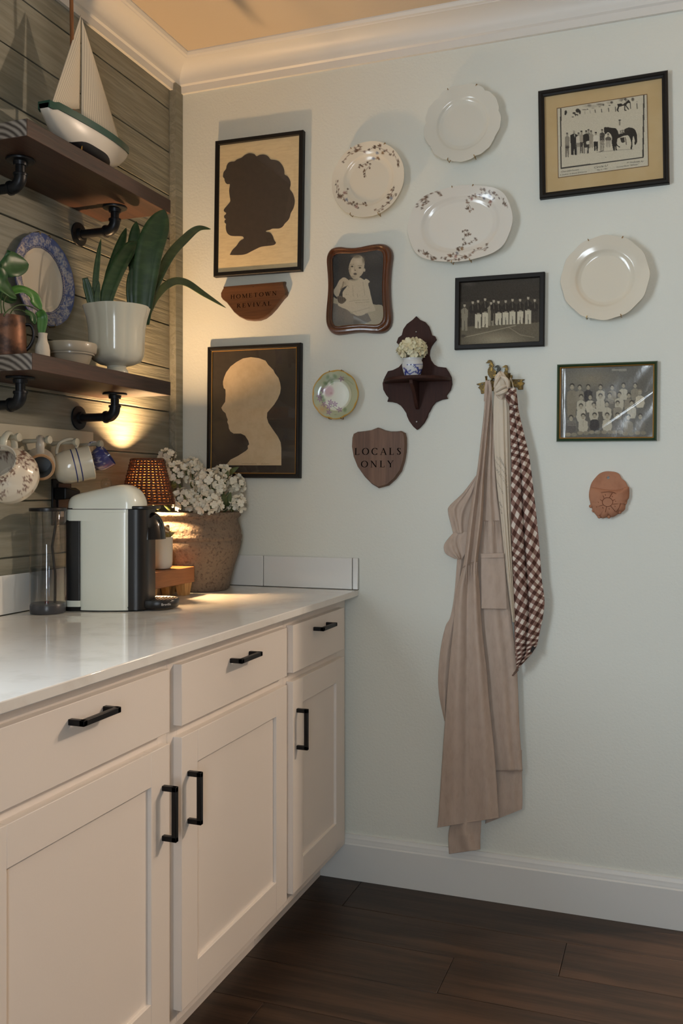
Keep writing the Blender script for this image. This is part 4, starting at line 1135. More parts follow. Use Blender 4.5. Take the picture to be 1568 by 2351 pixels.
# ================================================================== shelves on pipe brackets (left wall)
m_shelf = wood('stained_shelf', (72, 48, 37), (44, 29, 23), 'Y', 1.1, 0.42, 0.3, 0.45, 0.001, 12)
m_pipe = mat('black_pipe', (34, 36, 40), 0.38, 0.55, bump=(120, .15))
def end_grain_mat():
    m = bpy.data.materials.new('end_grain'); m.use_nodes = True
    nt = m.node_tree; b = nt.nodes['Principled BSDF']; b.inputs['Roughness'].default_value = .45
    tc = nt.nodes.new('ShaderNodeTexCoord'); mp = nt.nodes.new('ShaderNodeMapping')
    mp.inputs['Location'].default_value = (-.13, 0, .085)
    w = nt.nodes.new('ShaderNodeTexWave'); w.wave_type = 'RINGS'; w.rings_direction = 'Y'
    w.inputs['Scale'].default_value = 24; w.inputs['Distortion'].default_value = 1.2; w.inputs['Detail Scale'].default_value = 1.5
    nt.links.new(tc.outputs['Object'], mp.inputs[0]); nt.links.new(mp.outputs[0], w.inputs[0])
    mx = nt.nodes.new('ShaderNodeMix'); mx.data_type = 'RGBA'
    mx.inputs['A'].default_value = (*lin((58, 50, 46)), 1); mx.inputs['B'].default_value = (*lin((146, 138, 130)), 1)
    nt.links.new(w.outputs['Fac'], mx.inputs['Factor']); nt.links.new(mx.outputs['Result'], b.inputs['Base Color'])
    return m
m_end = end_grain_mat()
def elbow_path(c, r, n=8):
    return [(c[0] + r * sin(a), c[1], c[2] + r - r * cos(a)) for a in np.linspace(0, pi / 2, n)]
def shelf(label, ya, yb, z1):
    z0 = z1 - .0395
    t = thing('wall_shelf', label, 'shelf', (0.0, (ya + yb) / 2, z0))
    b = mesh('board', box(.001, .235, ya, yb, z0, z1), m_shelf, t, bev=.0015)
    mesh('end_grain', box(.0022, .2338, ya - .0005, ya + .001, z0 + .0012, z1 - .0012), m_end, b, label='end grain with arched growth rings')
    for yb_ in (-.945, -.551):
        zp = z0 - .066
        br = mesh('pipe_bracket', tube([(.006, yb_, zp), (.100, yb_, zp)] + [(.100 + .022 * sin(a), yb_, zp + .022 - .022 * cos(a)) for a in np.linspace(.2, pi / 2, 7)] + [(.122, yb_, z0 - .004)], .0118, 16), m_pipe, t)
        mesh('wall_flange', lathe([(.0, 0), (.033, 0), (.034, .002), (.033, .0055), (.018, .007), (.0165, .016), (.0, .016)], 32), m_pipe, br, Matrix.Translation((0, yb_, zp)) @ Matrix.Rotation(pi / 2, 4, 'Y'))
        mesh('shelf_flange', lathe([(.0, 0), (.033, 0), (.034, .002), (.033, .0055), (.018, .007), (.0165, .016), (.0, .016)], 32), m_pipe, br, Matrix.Translation((.122, yb_, z0 + .0002)) @ Matrix.Rotation(pi, 4, 'Y'))
        el = tube([(.093, yb_, zp)] + [(.098 + .024 * sin(a), yb_, zp + .024 - .024 * cos(a)) for a in np.linspace(.05, pi / 2, 8)] + [(.122, yb_, zp + .030)], [.0155] + [.0152] * 8 + [.0155], 16)
        mesh('elbow', join(el, moved(lathe([(.0, 0), (.0172, 0), (.0176, .003), (.0172, .006), (.0, .006)], 20), Matrix.Translation((.090, yb_, zp)) @ Matrix.Rotation(pi / 2, 4, 'Y')),
                           lathe([(.0, 0), (.0172, 0), (.0176, .003), (.0172, .006), (.0, .006)], 20, (.122, yb_, zp + .026))), m_pipe, br)
    return t
shelf('upper dark stained plank shelf carrying the model sailboat', -1.061, -.4395, 2.065)
shelf('lower dark stained plank shelf carrying the snake plant', -1.043, -.4395, 1.5425)
S2 = 1.5425

# ---- model sailboat
XB = .128
m_sail = None
def pinstripe(name, c1, c2, f, w_):
    m = bpy.data.materials.new(name); m.use_nodes = True
    nt = m.node_tree; b = nt.nodes['Principled BSDF']; b.inputs['Roughness'].default_value = .9
    uv = nt.nodes.new('ShaderNodeUVMap'); sx = nt.nodes.new('ShaderNodeSeparateXYZ')
    ml = nt.nodes.new('ShaderNodeMath'); ml.operation = 'MULTIPLY'; ml.inputs[1].default_value = f
    fr = nt.nodes.new('ShaderNodeMath'); fr.operation = 'FRACT'; lt = nt.nodes.new('ShaderNodeMath'); lt.operation = 'LESS_THAN'; lt.inputs[1].default_value = w_
    mx = nt.nodes.new('ShaderNodeMix'); mx.data_type = 'RGBA'
    mx.inputs['A'].default_value = (*lin(c1), 1); mx.inputs['B'].default_value = (*lin(c2), 1)
    for a, c in ((uv.outputs[0], sx.inputs[0]), (sx.outputs[0], ml.inputs[0]), (ml.outputs[0], fr.inputs[0]), (fr.outputs[0], lt.inputs[0]), (lt.outputs[0], mx.inputs['Factor']), (mx.outputs['Result'], b.inputs['Base Color'])):
        nt.links.new(a, c)
    return m
m_sail = pinstripe('striped_sailcloth', (214, 204, 184), (142, 132, 118), 26, .13)
m_hullw = mat('hull_white', (226, 220, 208), .3)
m_hullk = mat('hull_black', (22, 22, 26), .35)
m_hullg = mat('hull_green', (28, 74, 62), .35)
m_mast = wood('mast_wood', (150, 98, 56), (116, 72, 40), 'Z', 2, .45, .1)
t = thing('model_sailboat', 'white model sailboat with a green gunwale and two striped sails', 'model boat', (XB, -.715, 2.065))
ya, yb = -.866, -.510
def station(s):
    """s 0..1 bow to stern -> y, half beam, sheer z, keel z"""
    y = ya + (yb - ya) * s
    b = .052 * (sin(pi * min(1, .06 + .90 * s)) ** .75)
    sh = 2.181 + .016 * (2 * s - 1) ** 2 - (.006 if s < .05 else 0)
    kl = 2.101 + .072 * abs(2 * s - 1.0) ** 2.4
    return y, b, sh, kl
def hull(s0, s1, off=0.0, n=30, m_=14):
    rings = []
    for i in range(n + 1):
        y, b, sh, kl = station(i / n)
        rg = []
        for k in range(m_ + 1):
            tt = s0 + (s1 - s0) * k / m_
            a = tt * pi / 2
            xo, zo = (b + off) * (cos(a) ** .7), sh - (sh - kl + off) * (sin(a) ** 1.15)
            rg.append((xo, zo))
        rings.append([(XB + xo, y, zo) for xo, zo in rg] + [(XB - xo, y, zo) for xo, zo in rg[::-1]])
    return rings
rings = hull(0, 1)
mesh('hull', loft(rings, True), m_hullw, t, smooth=60)
rb = hull(.66, 1, .0006)[6:23]
# black bottom: a lens-shaped patch on the underside
rb2 = []
for i, r in enumerate(rb):
    k = i / (len(rb) - 1)
    s0 = .46 + .54 * (2 * k - 1) ** 4
    rb2.append(hull(min(s0, .98), 1, .0008)[6 + i])
mesh('hull_bottom', loft(rb2, True), m_hullk, t, smooth=60, label='black painted underside of the hull')
gr = []
for i in range(31):
    y, b, sh, kl = station(i / 30)
    o_ = b + .003
    gr.append([(XB + o_, y, sh + .006), (XB + o_ * .985, y, sh - .012), (XB - o_ * .985, y, sh - .012), (XB - o_, y, sh + .006)])
mesh('gunwale', loft(gr, True), m_hullg, t, smooth=30)
mesh('mast', tube([(XB, -.748, 2.185), (XB, -.752, 2.35), (XB, -.757, 2.56)], [.0052, .005, .0052], 12), m_mast, t)
def sail(name, a, b, c_, bulge):
    a, b, c_ = Vector(a), Vector(b), Vector(c_)
    n = 14
    V, uv, Fc = [], [], []
    for j in range(n + 1):
        for i in range(n + 1):
            u, v = i / n, j / n
            p = a.lerp(b.lerp(c_, u), v)
            p = p + Vector((bulge * sin(pi * u) * v * (1.2 - v), 0, -.006 * sin(pi * u) * v))
            V.append(p); uv.append(((b.lerp(c_, u) - b).length * v / .18, v))
    for j in range(n):
        for i in range(n):
            q_ = j * (n + 1) + i
            Fc.append((q_, q_ + 1, q_ + n + 2, q_ + n + 1))
    mesh(name, (V, Fc), m_sail, t, uvs=uv, solid=.0008, recalc=False)
sl = lambda p, x=XB: tuple(L(*p, x))
sail('jib', sl((185, 34)), sl((118, 238), XB + .012), sl((182, 250), XB + .004), .022)
sail('mainsail', sl((187, 40)), sl((186, 262)), sl((276, 328), XB + .02), .024)
for i, p in enumerate(((188, 335), (227, 352))):
    y_ = L(*p, XB + .03).y
    mesh('peg', tube([(XB + .024, y_, 2.1345), (XB + .030, y_, 2.120), (XB + .026, y_, 2.09), (XB + .028, y_, 2.0652)], .0022, 8), m_brass, t)

# ---- transferware plate hung on the shiplap
m_blueplate = m_china
c = Vector((0, -.727, 1.790)); R = .1225
t = thing('wall_plate', 'blue and white transferware plate hung on the shiplap wall', 'plate', c)
T = Matrix.Translation((.006, c.y, c.z)) @ Matrix.Rotation(pi / 2, 4, 'Z') @ Matrix.Rotation(-.05, 4, 'X')
nr, n = 56, 200
V, Fc, cl = [(0, -.005, 0)], [], []
for i in range(1, nr + 1):
    f = i / nr
    hgt = np.interp(f, [0, .6, .68, .72, 1], [.005, .005, .010, .012, .021])
    for j in range(n):
        a = 2 * pi * j / n
        V.append((R * f * cos(a) * (1 + .004 * cos(16 * a)), -hgt, R * f * sin(a) * (1 + .004 * cos(16 * a))))
for j in range(n): Fc.append((0, 1 + j, 1 + (j + 1) % n))
for i in range(nr - 1):
    for j in range(n):
        a, b = 1 + i * n + j, 1 + i * n + (j + 1) % n
        Fc.append((a, b, b + n, a + n))
last, nb = 1 + (nr - 1) * n, len(V)
for j in range(n): V.append((V[last + j][0] * .995, -.0165, V[last + j][2] * .995))
for j in range(n): V.append((V[last + j][0] * .6, 0.0, V[last + j][2] * .6))
for st_, en in ((last, nb), (nb, nb + n)):
    for j in range(n): Fc.append((st_ + j, st_ + (j + 1) % n, en + (j + 1) % n, en + j))
Fc.append(tuple(nb + n + j for j in range(n)))
P = Paint([tuple(T @ Vector(p)) for p in V], (206, 198, 182))
f = np.array([sqrt(p[0] ** 2 + p[2] ** 2) / R for p in V]); ang = np.array([atan2(p[2], p[0]) for p in V])
P._mix((f > .695), (70, 86, 138))
for k in range(260):
    a0, f0 = rng.uniform(-pi, pi), rng.uniform(.74, .96)
    da = (ang - a0 + pi) % (2 * pi) - pi
    rr = np.hypot(da * f0 * R, (f - f0) * R)
    r0 = rng.uniform(.0025, .0065)
    P._mix(np.clip(1 - np.abs(rr - r0) / .0016, 0, 1) * (f > .715), (196, 190, 186), .8)
P._mix(((f > .70) & (f < .725) & (np.sin(ang * 90) > .2)), (196, 190, 182), .8)
P._mix(((f > .69) & (f < .702)) | ((f > .725) & (f < .735)), (40, 46, 84), .9)
P._mix(f > .985, (60, 78, 136), .9)
mesh('dish', (V, Fc), m_blueplate, t, T, cols=P.c, smooth=50)
for a in (-1.35, -1.75, 1.4, 1.75):
    x, z = R * cos(a), R * sin(a)
    mesh('hanger_clip', tube([(x * .95, -.002, z * .95), (x * 1.02, -.004, z * 1.02), (x * 1.02, -.023, z * 1.02), (x * .96, -.0245, z * .96)], .0012, 6), m_brass, t, T)

# ---- footed planter with the snake plant
m_cream_gl = mat('cream_glaze', (206, 204, 188), 0.16, coat=.4, bump=(40, .05))
PX_, PY_ = .188, -.640
t = thing('footed_planter', 'glossy cream footed planter with lobed sides on the lower shelf', 'planter', (PX_, PY_, S2))
pr_ = [(.0, 0), (.033, 0), (.0345, .004), (.031, .012), (.0265, .019), (.028, .024), (.050, .030), (.068, .040), (.0765, .055), (.079, .075), (.0795, .105), (.081, .135), (.086, .165), (.0935, .193), (.0955, .2005), (.0925, .2005), (.083, .165), (.076, .13), (.0, .128)]
lob = lambda a, r, z: r * (1 + (.05 * (abs(cos(3 * a + .4)) ** .6 - .75) if r > .045 else 0))
pr_ = [(r * .93, z * .893) for r, z in pr_]
mesh('body', lathe(pr_, 96, (PX_, PY_, S2), lob), m_cream_gl, t, smooth=50)
mesh('soil', lathe([(.0, .150), (.0775, .150)], 40, (PX_, PY_, S2), cap0=False, cap1=False), mat('soil', (52, 40, 32), .95, bump=(90, .8)), t)
m_leaf = mat('snake_leaf', (38, 66, 38), 0.38, var=((22, 22, 60), (58, 84, 50), .45, .7), bump=((30, 30, 30), .1))
m_leafl = mat('arching_leaf', (74, 88, 48), 0.42, var=((20, 20, 20), (52, 70, 40), .4, .7))
t2 = thing('snake_plant', 'dark green snake plant growing in the cream footed planter', 'plant', (PX_, PY_, S2 + .17))
def blade(pts, wmax, x0, x1, m, tipw=.0, base=.55, cup=.12, parent=t2, name='leaf', n=26, peak=.4, face=None, dx=.065):
    """leaf along a centre line read in the photo, at depth x0 -> x1"""
    sp = spline(pts, 8)
    P3 = []
    for i, p in enumerate(sp):
        k = i / (len(sp) - 1)
        P3.append(L(p[0], p[1], dx + x0 + (x1 - x0) * k))
    V, Fc = [], []
    view = Vector((.55, -.83, 0))
    for i, p in enumerate(P3):
        k = i / (len(P3) - 1)
        tg = (P3[min(i + 1, len(P3) - 1)] - P3[max(i - 1, 0)]).normalized()
        side = tg.cross(face or view)
        side = side.normalized() if side.length > 1e-6 else Vector((1, 0, 0))
        nn = side.cross(tg)
        if k < peak: w = wmax * (base + (1 - base) * sin(pi / 2 * k / peak))
        else: w = wmax * max(tipw, cos(pi / 2 * ((k - peak) / (1 - peak)) ** 1.6))
        for s in (-1, -.5, 0, .5, 1):
            V.append(p + side * (w / 2 * s) + nn * (cup * w * (s * s - .4)))
    for i in range(len(P3) - 1):
        for j in range(4):
            a = i * 5 + j
            Fc.append((a, a + 1, a + 6, a + 5))
    return mesh(name, (V, Fc), m, parent, solid=.0022, recalc=False, smooth=60)
blade([(325, 745), (331, 660), (342, 580), (360, 525), (378, 481)], .072, .165, .195, m_leaf, peak=.55)
blade([(240, 735), (246, 680), (268, 620), (296, 572), (318, 556)], .042, .105, .130, m_leaf, peak=.5)
blade([(222, 735), (219, 660), (224, 600), (232, 547)], .016, .085, .080, m_leaf, peak=.3)
blade([(218, 735), (206, 680), (195, 638)], .022, .088, .080, m_leaf, tipw=.7, peak=.6)
blade([(242, 735), (250, 650), (268, 590), (290, 522)], .030, .100, .090, m_leaf, peak=.55)
blade([(318, 735), (312, 640), (308, 570), (313, 508)], .036, .130, .110, m_leaf, peak=.6)
blade([(226, 740), (223, 690), (227, 645)], .016, .100, .100, m_leaf, peak=.4)
blade([(306, 735), (300, 670), (303, 615)], .024, .140, .135, m_leaf, peak=.5)
blade([(328, 740), (352, 665), (388, 590), (428, 545), (456, 524), (484, 526)], .026, .165, .19, m_leaf, peak=.35)
blade([(332, 745), (356, 685), (390, 650), (425, 648), (470, 676), (519, 707)], .022, .170, .22, m_leafl, peak=.4, cup=.05)

# ---- stoneware bowl, little vase, copper mug with pothos
m_stone = mat('stoneware', (168, 158, 140), .35, coat=.25, bump=(80, .08))
bx, by = .160, -.800
t = thing('stoneware_bowl', 'shallow grey stoneware bowl with a thick rim beside the planter', 'bowl', (bx, by, S2))
mesh('body', lathe([(.0, 0), (.040, 0), (.042, .004), (.0535, .034), (.0, .034)], 56, (bx, by, S2), cap0=True, cap1=False), m_stone, t)
mesh('groove', lathe([(.053, .030), (.0570, .030), (.0580, .0365), (.055, .0365)], 56, (bx, by, S2), cap0=False, cap1=False), m_stone, t)
mesh('rim', lathe([(.050, .034), (.0600, .0345), (.0628, .038), (.0640, .056), (.0625, .0595), (.0590, .0595), (.0575, .054), (.048, .022), (.0, .016)], 56, (bx, by, S2), cap0=False), m_stone, t)
vx, vy = .182, -.939
t = thing('bud_vase', 'tiny rough white clay vase between bowl and copper mug', 'vase', (vx, vy, S2))
mesh('body', lathe([(.0, 0), (.0150, 0), (.0168, .006), (.0172, .022), (.0155, .034), (.0115, .044), (.0098, .055), (.0112, .063), (.0095, .063), (.0075, .05), (.0, .048)], 28, (vx, vy, S2), lambda a, r, z: r * (1 + .03 * sin(3 * a + z * 90) + .02 * sin(7 * a))), mat('rough_white_clay', (206, 196, 180), .85, bump=((90, 90, 90), .6)), t)
mx_, my_ = .128, -.9975
m_copper = mat('worn_copper', (116, 80, 60), 0.45, .6, var=((30, 30, 30), (64, 46, 38), .42, .62), bump=((60, 60, 60), .25))
t = thing('copper_mug', 'dented worn copper mug with a black handle holding a trailing plant', 'mug', (mx_, my_, S2))
mesh('body', lathe([(.0, 0), (.0425, 0), (.0440, .003), (.0428, .050), (.0405, .090), (.0412, .0955), (.0395, .0955), (.0380, .090), (.040, .05), (.0, .049)], 48, (mx_, my_, S2)), m_copper, t)
hd = Vector((.84, .54, 0))
mesh('handle', tube([tuple(Vector((mx_, my_, S2)) + hd * a + Vector((0, 0, b))) for a, b in spline([(.039, .078), (.051, .078), (.058, .066), (.058, .046), (.050, .028), (.041, .018)], 5)], .0042, 10, flatten=1.5), m_blk, t)
m_pothos = mat('pothos_leaf', (40, 78, 44), .36, var=((16, 16, 16), (64, 108, 58), .45, .75))
m_pothosl = mat('pothos_leaf_light', (74, 124, 58), .38)
m_stemg = mat('green_stem', (62, 86, 44), .5)
tp = thing('pothos_plant', 'trailing pothos with heart-shaped leaves growing out of the copper mug', 'plant', (mx_, my_, S2 + .09))
def heart(pts, wmax, x0, x1, m, cup=.16, face=None):
    return blade(pts, wmax, x0, x1, m, base=.75, cup=cup, parent=tp, peak=.32, face=face, dx=0.0)
heart([(2, 598), (15, 606), (40, 607), (66, 607)], .062, .14, .155, m_pothos)
heart([(-14, 620), (2, 650), (22, 672), (38, 684)], .050, .16, .17, m_pothos, face=Vector((.4, -.6, .6)))
heart([(22, 672), (48, 666), (72, 678), (86, 697), (95, 712)], .030, .15, .17, m_pothosl, face=Vector((.4, -.7, .5)))
heart([(88, 714), (97, 728), (96, 752), (95, 782)], .024, .16, .165, m_pothosl)
heart([(58, 718), (68, 722), (76, 732), (80, 745)], .022, .12, .13, m_pothos, face=Vector((.5, -.5, .6)))
heart([(-10, 655), (8, 670), (26, 682), (40, 684)], .036, .12, .13, m_pothos)
for pts, x0 in (([(8, 725), (20, 712), (45, 700), (75, 706), (92, 718)], .15), ([(22, 725), (30, 712), (48, 712), (62, 720)], .13), ([(5, 730), (2, 690), (8, 650), (4, 605)], .14), ([(15, 728), (8, 700), (14, 680), (26, 672)], .14)):
    mesh('stem', tube([tuple(L(a, b, x0)) for a, b in spline(pts, 5)], .0016, 6), m_stemg, tp)
mesh('soil', lathe([(.0, .084), (.0385, .084)], 30, (mx_, my_, S2), cap0=False, cap1=False), bpy.data.materials['soil'], tp)

# ---- peg rail with hanging mugs
m_rail = mat('rail_paint', (180, 176, 158), .5, bump=((40, 6, 40), .15))
t = thing('peg_rail', 'painted peg rail on the shiplap under the lower shelf', 'peg rail', (0, -.85, 1.31))
mesh('board', box(0, .015, -1.20, -.4987, 1.305, 1.3995), m_rail, t, bev=.002)
PEGS = (-.917, -.801, -.687, -.5766)
for y_ in PEGS:
    pg = mesh('peg', lathe([(.0, 0), (.0065, 0), (.0058, .012), (.0050, .05), (.0054, .068), (.0094, .0735), (.0106, .078), (.0100, .083), (.0, .0845)], 20), m_rail, t, Matrix.Translation((.0135, y_, 1.357)) @ Matrix.Rotation(pi / 2 - .04, 4, 'Y'))
def orient(axis, up=(0, 0, 1)):
    z = Vector(axis).normalized(); u = Vector(up)
    x = (u - z * u.dot(z)).normalized()
    y = z.cross(x)
    return Matrix(((x.x, y.x, z.x, 0), (x.y, y.y, z.y, 0), (x.z, y.z, z.z, 0), (0, 0, 0, 1)))
def hung_mug(name, label, cat, peg_y, xpeg, axis, prof, hpath, hr, m, mh=None, extra=None, paint=None, hflat=1.4, n=56, up=(0, 0, 1)):
    """local z runs from base to mouth, the handle leaves on local +x (upwards) and rests on the peg"""
    Rm = orient(axis, up)
    htop = max(p[0] for p in hpath) - hr * 1.0
    hmid = [p for p in hpath if abs(p[0] - max(q_[0] for q_ in hpath)) < 1e-6][0]
    off = Rm @ Vector((htop, 0, hmid[1]))
    pos = Vector((xpeg, peg_y, 1.357 + .0045)) - off
    T = Matrix.Translation(pos) @ Rm
    lo = min((T @ Vector((r * cos(a), r * sin(a), z))).z for r, z in prof for a in np.linspace(0, 6.28, 12))
    t = thing(name, label, cat, (pos.x, pos.y, lo), group='mugs hanging from the peg rail')
    g = lathe(prof, n, cap0=True, cap1=True)
    cols = None
    if paint:
        P = Paint([tuple(T @ Vector(v)) for v in g[0]], paint[0]); paint[1](P, g[0]); cols = P.c
    mesh('body', g, m, t, T, cols=cols)
    mesh('handle', tube([(a, 0, b) for a, b in spline(hpath, 6)], hr, 12, flatten=hflat), mh or m, t, T)
    if extra: extra(t, T)
    return t
m_attr_gl = mat('painted_glaze', rough=.14, spec=.55, attr='Col', coat=.4)
def floral(P, V):
    for k in range(34):
        cx_, cy_ = rng.uniform(-10, 84), rng.uniform(1010, 1165)
        for m_ in range(7):
            aa = rng.uniform(0, 6.28); rr = rng.uniform(2, 8)
            P.ell(cx_ + rr * cos(aa), cy_ + rr * sin(aa), rng.uniform(2.2, 4.2), rng.uniform(1.2, 2.2), (112, 84, 74), .85, .4, rng.uniform(0, 3))
        P.line([(cx_ + rng.uniform(-14, 14), cy_ + rng.uniform(-14, 14)) for _ in range(3)], .8, (128, 100, 90), .7)
pit = [(.0, 0), (.030, 0), (.034, .004), (.052, .016), (.066, .036), (.071, .058), (.068, .080), (.056, .098), (.043, .110), (.039, .118), (.042, .130), (.0445, .135), (.0415, .135), (.037, .120), (.050, .098), (.060, .070), (.045, .03), (.0, .02)]
pit = [(pit[i][0] + (pit[i + 1][0] - pit[i][0]) * k / 5, pit[i][1] + (pit[i + 1][1] - pit[i][1]) * k / 5) for i in range(len(pit) - 1) for k in range(5)] + [pit[-1]]
hung_mug('floral_pitcher', 'round cream pitcher printed with brown flowers, hanging from the peg rail', 'pitcher', PEGS[0], .070, (.25, -.80, .42), pit,
         [(.040, .122), (.062, .128), (.086, .116), (.094, .096), (.086, .072), (.066, .058)], .0062, m_attr_gl, m_cream_gl, paint=((222, 212, 194), floral), n=150)
m_mug2 = mat('grey_stoneware', (186, 180, 168), .3, coat=.3)
m_tanrim = mat('tan_clay_rim', (166, 130, 92), .55)
def rim2(t, T):
    mesh('rim', lathe([(.0335, .084), (.0345, .088), (.0320, .0895), (.0275, .088), (.0280, .084)], 48, cap0=False, cap1=False), m_tanrim, t, T, label='bare tan clay rim')
    mesh('liner', lathe([(.0, .02), (.029, .02), (.0285, .085)], 48, cap0=False, cap1=False), mat('blue_grey_liner', (112, 118, 122), .35), t, T)
hung_mug('stoneware_mug', 'grey stoneware mug with a bare tan rim, hanging from the peg rail', 'mug', PEGS[1], .066, (.62, -.70, -.22), [(.0, 0), (.030, 0), (.036, .006), (.039, .03), (.038, .055), (.0345, .075), (.0340, .086), (.0285, .086), (.030, .07), (.03, .02), (.0, .018)],
         [(.034, .068), (.054, .072), (.066, .062), (.070, .046), (.064, .028), (.050, .020), (.037, .022)], .0058, m_mug2, extra=rim2, hflat=1.6)
m_mug3 = mat('cream_mug', (208, 202, 184), .18, coat=.4)
m_blue = mat('blue_stripe', (44, 54, 110), .25)
def stripes(t, T):
    for z in (.052, .066):
        mesh('stripe', lathe([(.0459, z), (.0462, z + .0005), (.0462, z + .0025), (.0459, z + .003)], 56, cap0=False, cap1=False), m_blue, t, T, label='thin dark blue stripe')
hung_mug('striped_mug', 'cream mug with two dark blue stripes, hanging from the peg rail', 'mug', PEGS[2], .060, (.74, .62, .22), [(.0, 0), (.022, .0), (.033, .006), (.041, .018), (.0455, .036), (.0459, .050), (.0459, .085), (.0475, .100), (.0455, .102), (.0430, .095), (.042, .03), (.0, .025)],
         [(.045, .070), (.058, .076), (.070, .066), (.072, .048), (.066, .030), (.050, .020), (.040, .018)], .0045, m_mug3, extra=stripes)
def bluecup(P, V):
    f_ = np.array([p[2] for p in V])
    for k in range(70):
        P.ell(rng.uniform(190, 245), rng.uniform(1020, 1085), rng.uniform(2, 6), rng.uniform(.8, 1.8), (206, 200, 196) if k % 2 else (112, 116, 160), .75, .4, rng.uniform(0, 3))
cup = [(.0, 0), (.017, 0), (.019, .005), (.026, .014), (.032, .028), (.0345, .045), (.0355, .056), (.034, .057), (.0325, .045), (.028, .02), (.0, .015)]
cup = [(cup[i][0] + (cup[i + 1][0] - cup[i][0]) * k / 4, cup[i][1] + (cup[i + 1][1] - cup[i][1]) * k / 4) for i in range(len(cup) - 1) for k in range(4)] + [cup[-1]]
hung_mug('transferware_cup', 'small blue and white patterned teacup, hanging from the end of the peg rail', 'cup', PEGS[3], .066, (.62, .30, .50), cup,
         [(.033, .046), (.044, .050), (.052, .040), (.050, .026), (.040, .018), (.029, .020)], .0036, m_attr_gl, mat('blue_white_handle', (190, 188, 190), .2, var=((160, 160, 160), (60, 70, 130), .5, .54)), paint=((66, 70, 128), bluecup), n=120, up=(-.62, -.40, .75))

# ---- black wall outlet with a plug
t = thing('wall_outlet', 'black wall outlet with a black plug and cord behind the coffee machine', 'outlet', (.0, -.665, 1.10))
ya_, yb_ = L(117, 1130).y, L(160, 1130).y
mesh('cover_plate', box(0, .006, ya_, yb_, 1.135, 1.262), m_blk, t, bev=.002)
mesh('socket', box(.006, .010, ya_ + .02, yb_ - .01, 1.145, 1.250), mat('dark_brown_socket', (48, 30, 24), .5), t, bev=.001)
pcx = L(152, 1128, .03).y
mesh('plug', loft([[(.010, pcx + a * .026, 1.222 + b * .017) for a, b in ((-1, -1), (1, -1), (1, 1), (-1, 1))], [(.045, pcx + a * .025, 1.222 + b * .016) for a, b in ((-1, -1), (1, -1), (1, 1), (-1, 1))], [(.058, pcx + .012 + a * .014, 1.220 + b * .010) for a, b in ((-1, -1), (1, -1), (1, 1), (-1, 1))]]), m_blk, t, bev=.003)
mesh('cord', tube([tuple(p) for p in spline([(.055, pcx + .015, 1.220), (.075, pcx + .03, 1.20), (.070, pcx + .035, 1.10), (.045, pcx + .01, .98), (.030, pcx + .0, .930), (.030, pcx + .04, .9195)], 6)], .0034, 8), m_blk, t)
mesh('switch', box(.010, .014, pcx - .002, pcx + .012, 1.158, 1.180), mat('white_switch', (210, 190, 170), .4), t, bev=.001)
# ================================================================== on the worktop
ZC = .9155
# ---- table lamp with a woven shade
LX, LY = .092, -.335
WARM_BULB = (255, 204, 146)
t = thing('table_lamp', 'small lit table lamp with a brown woven rattan shade and cream base', 'lamp', (LX, LY, ZC))
m_cer = mat('cream_ceramic', (226, 210, 186), .45)
mesh('base', lathe([(.0, 0), (.044, 0), (.0465, .004), (.0465, .205), (.0445, .211), (.030, .226), (.012, .240), (.0, .241)], 48, (LX, LY, ZC)), m_cer, t)
mesh('stem', lathe([(.0, .238), (.007, .238), (.007, .275), (.011, .278), (.011, .318), (.0, .320)], 20, (LX, LY, ZC)), m_brass, t)
m_bulb = mat('lit_bulb', (255, 220, 170), .3, emit=(WARM_BULB, 1850.0))
mesh('bulb', lathe([(.0, .316), (.010, .318), (.018, .326), (.024, .338), (.026, .350), (.0245, .361), (.019, .371), (.010, .3775), (.0, .3795)], 20, (LX, LY, ZC)), m_bulb, t)
m_rat = mat('rattan', (92, 52, 30), .55, bump=((200, 200, 200), .3), var=((120, 120, 120), (60, 32, 18), .4, .7))
zb_, zt_ = 1.190 - ZC, 1.3255 - ZC
rb_, rt_ = .0805, .0475
NST, NRW = 30, 17
sh = part_empty('shade', t)
for g_ in (tube([(LX + (rb_ + .0005) * cos(a), LY + (rb_ + .0005) * sin(a), ZC + zb_) for a in np.linspace(0, 2 * pi, 64, endpoint=False)], .0026, 8, closed=True),
                        tube([(LX + (rt_ + .0005) * cos(a), LY + (rt_ + .0005) * sin(a), ZC + zt_) for a in np.linspace(0, 2 * pi, 64, endpoint=False)], .0026, 8, closed=True)):
    mesh('rim', g_, m_rat, sh)
for k in range(NST):
    a = 2 * pi * k / NST
    mesh('stake', tube([(LX + rb_ * cos(a), LY + rb_ * sin(a), ZC + zb_), (LX + rt_ * cos(a), LY + rt_ * sin(a), ZC + zt_)], [.0031, .0020], 6), m_rat, sh)
for i in range(NRW):
    k = (i + .5) / NRW
    r0, z0_ = rb_ + (rt_ - rb_) * k, ZC + zb_ + (zt_ - zb_) * k
    pts = []
    for j in range(NST * 6):
        a = 2 * pi * j / (NST * 6)
        pts.append((LX + (r0 + .0026 * cos(NST / 2 * a + pi * i)) * cos(a), LY + (r0 + .0026 * cos(NST / 2 * a + pi * i)) * sin(a), z0_))
    mesh('weaver', tube(pts, [.0041 - .00028 * sin(NST / 2 * 2 * pi * j / (NST * 6)) ** 2 for j in range(NST * 6)], 6, closed=True, flatten=.42), m_rat, sh)

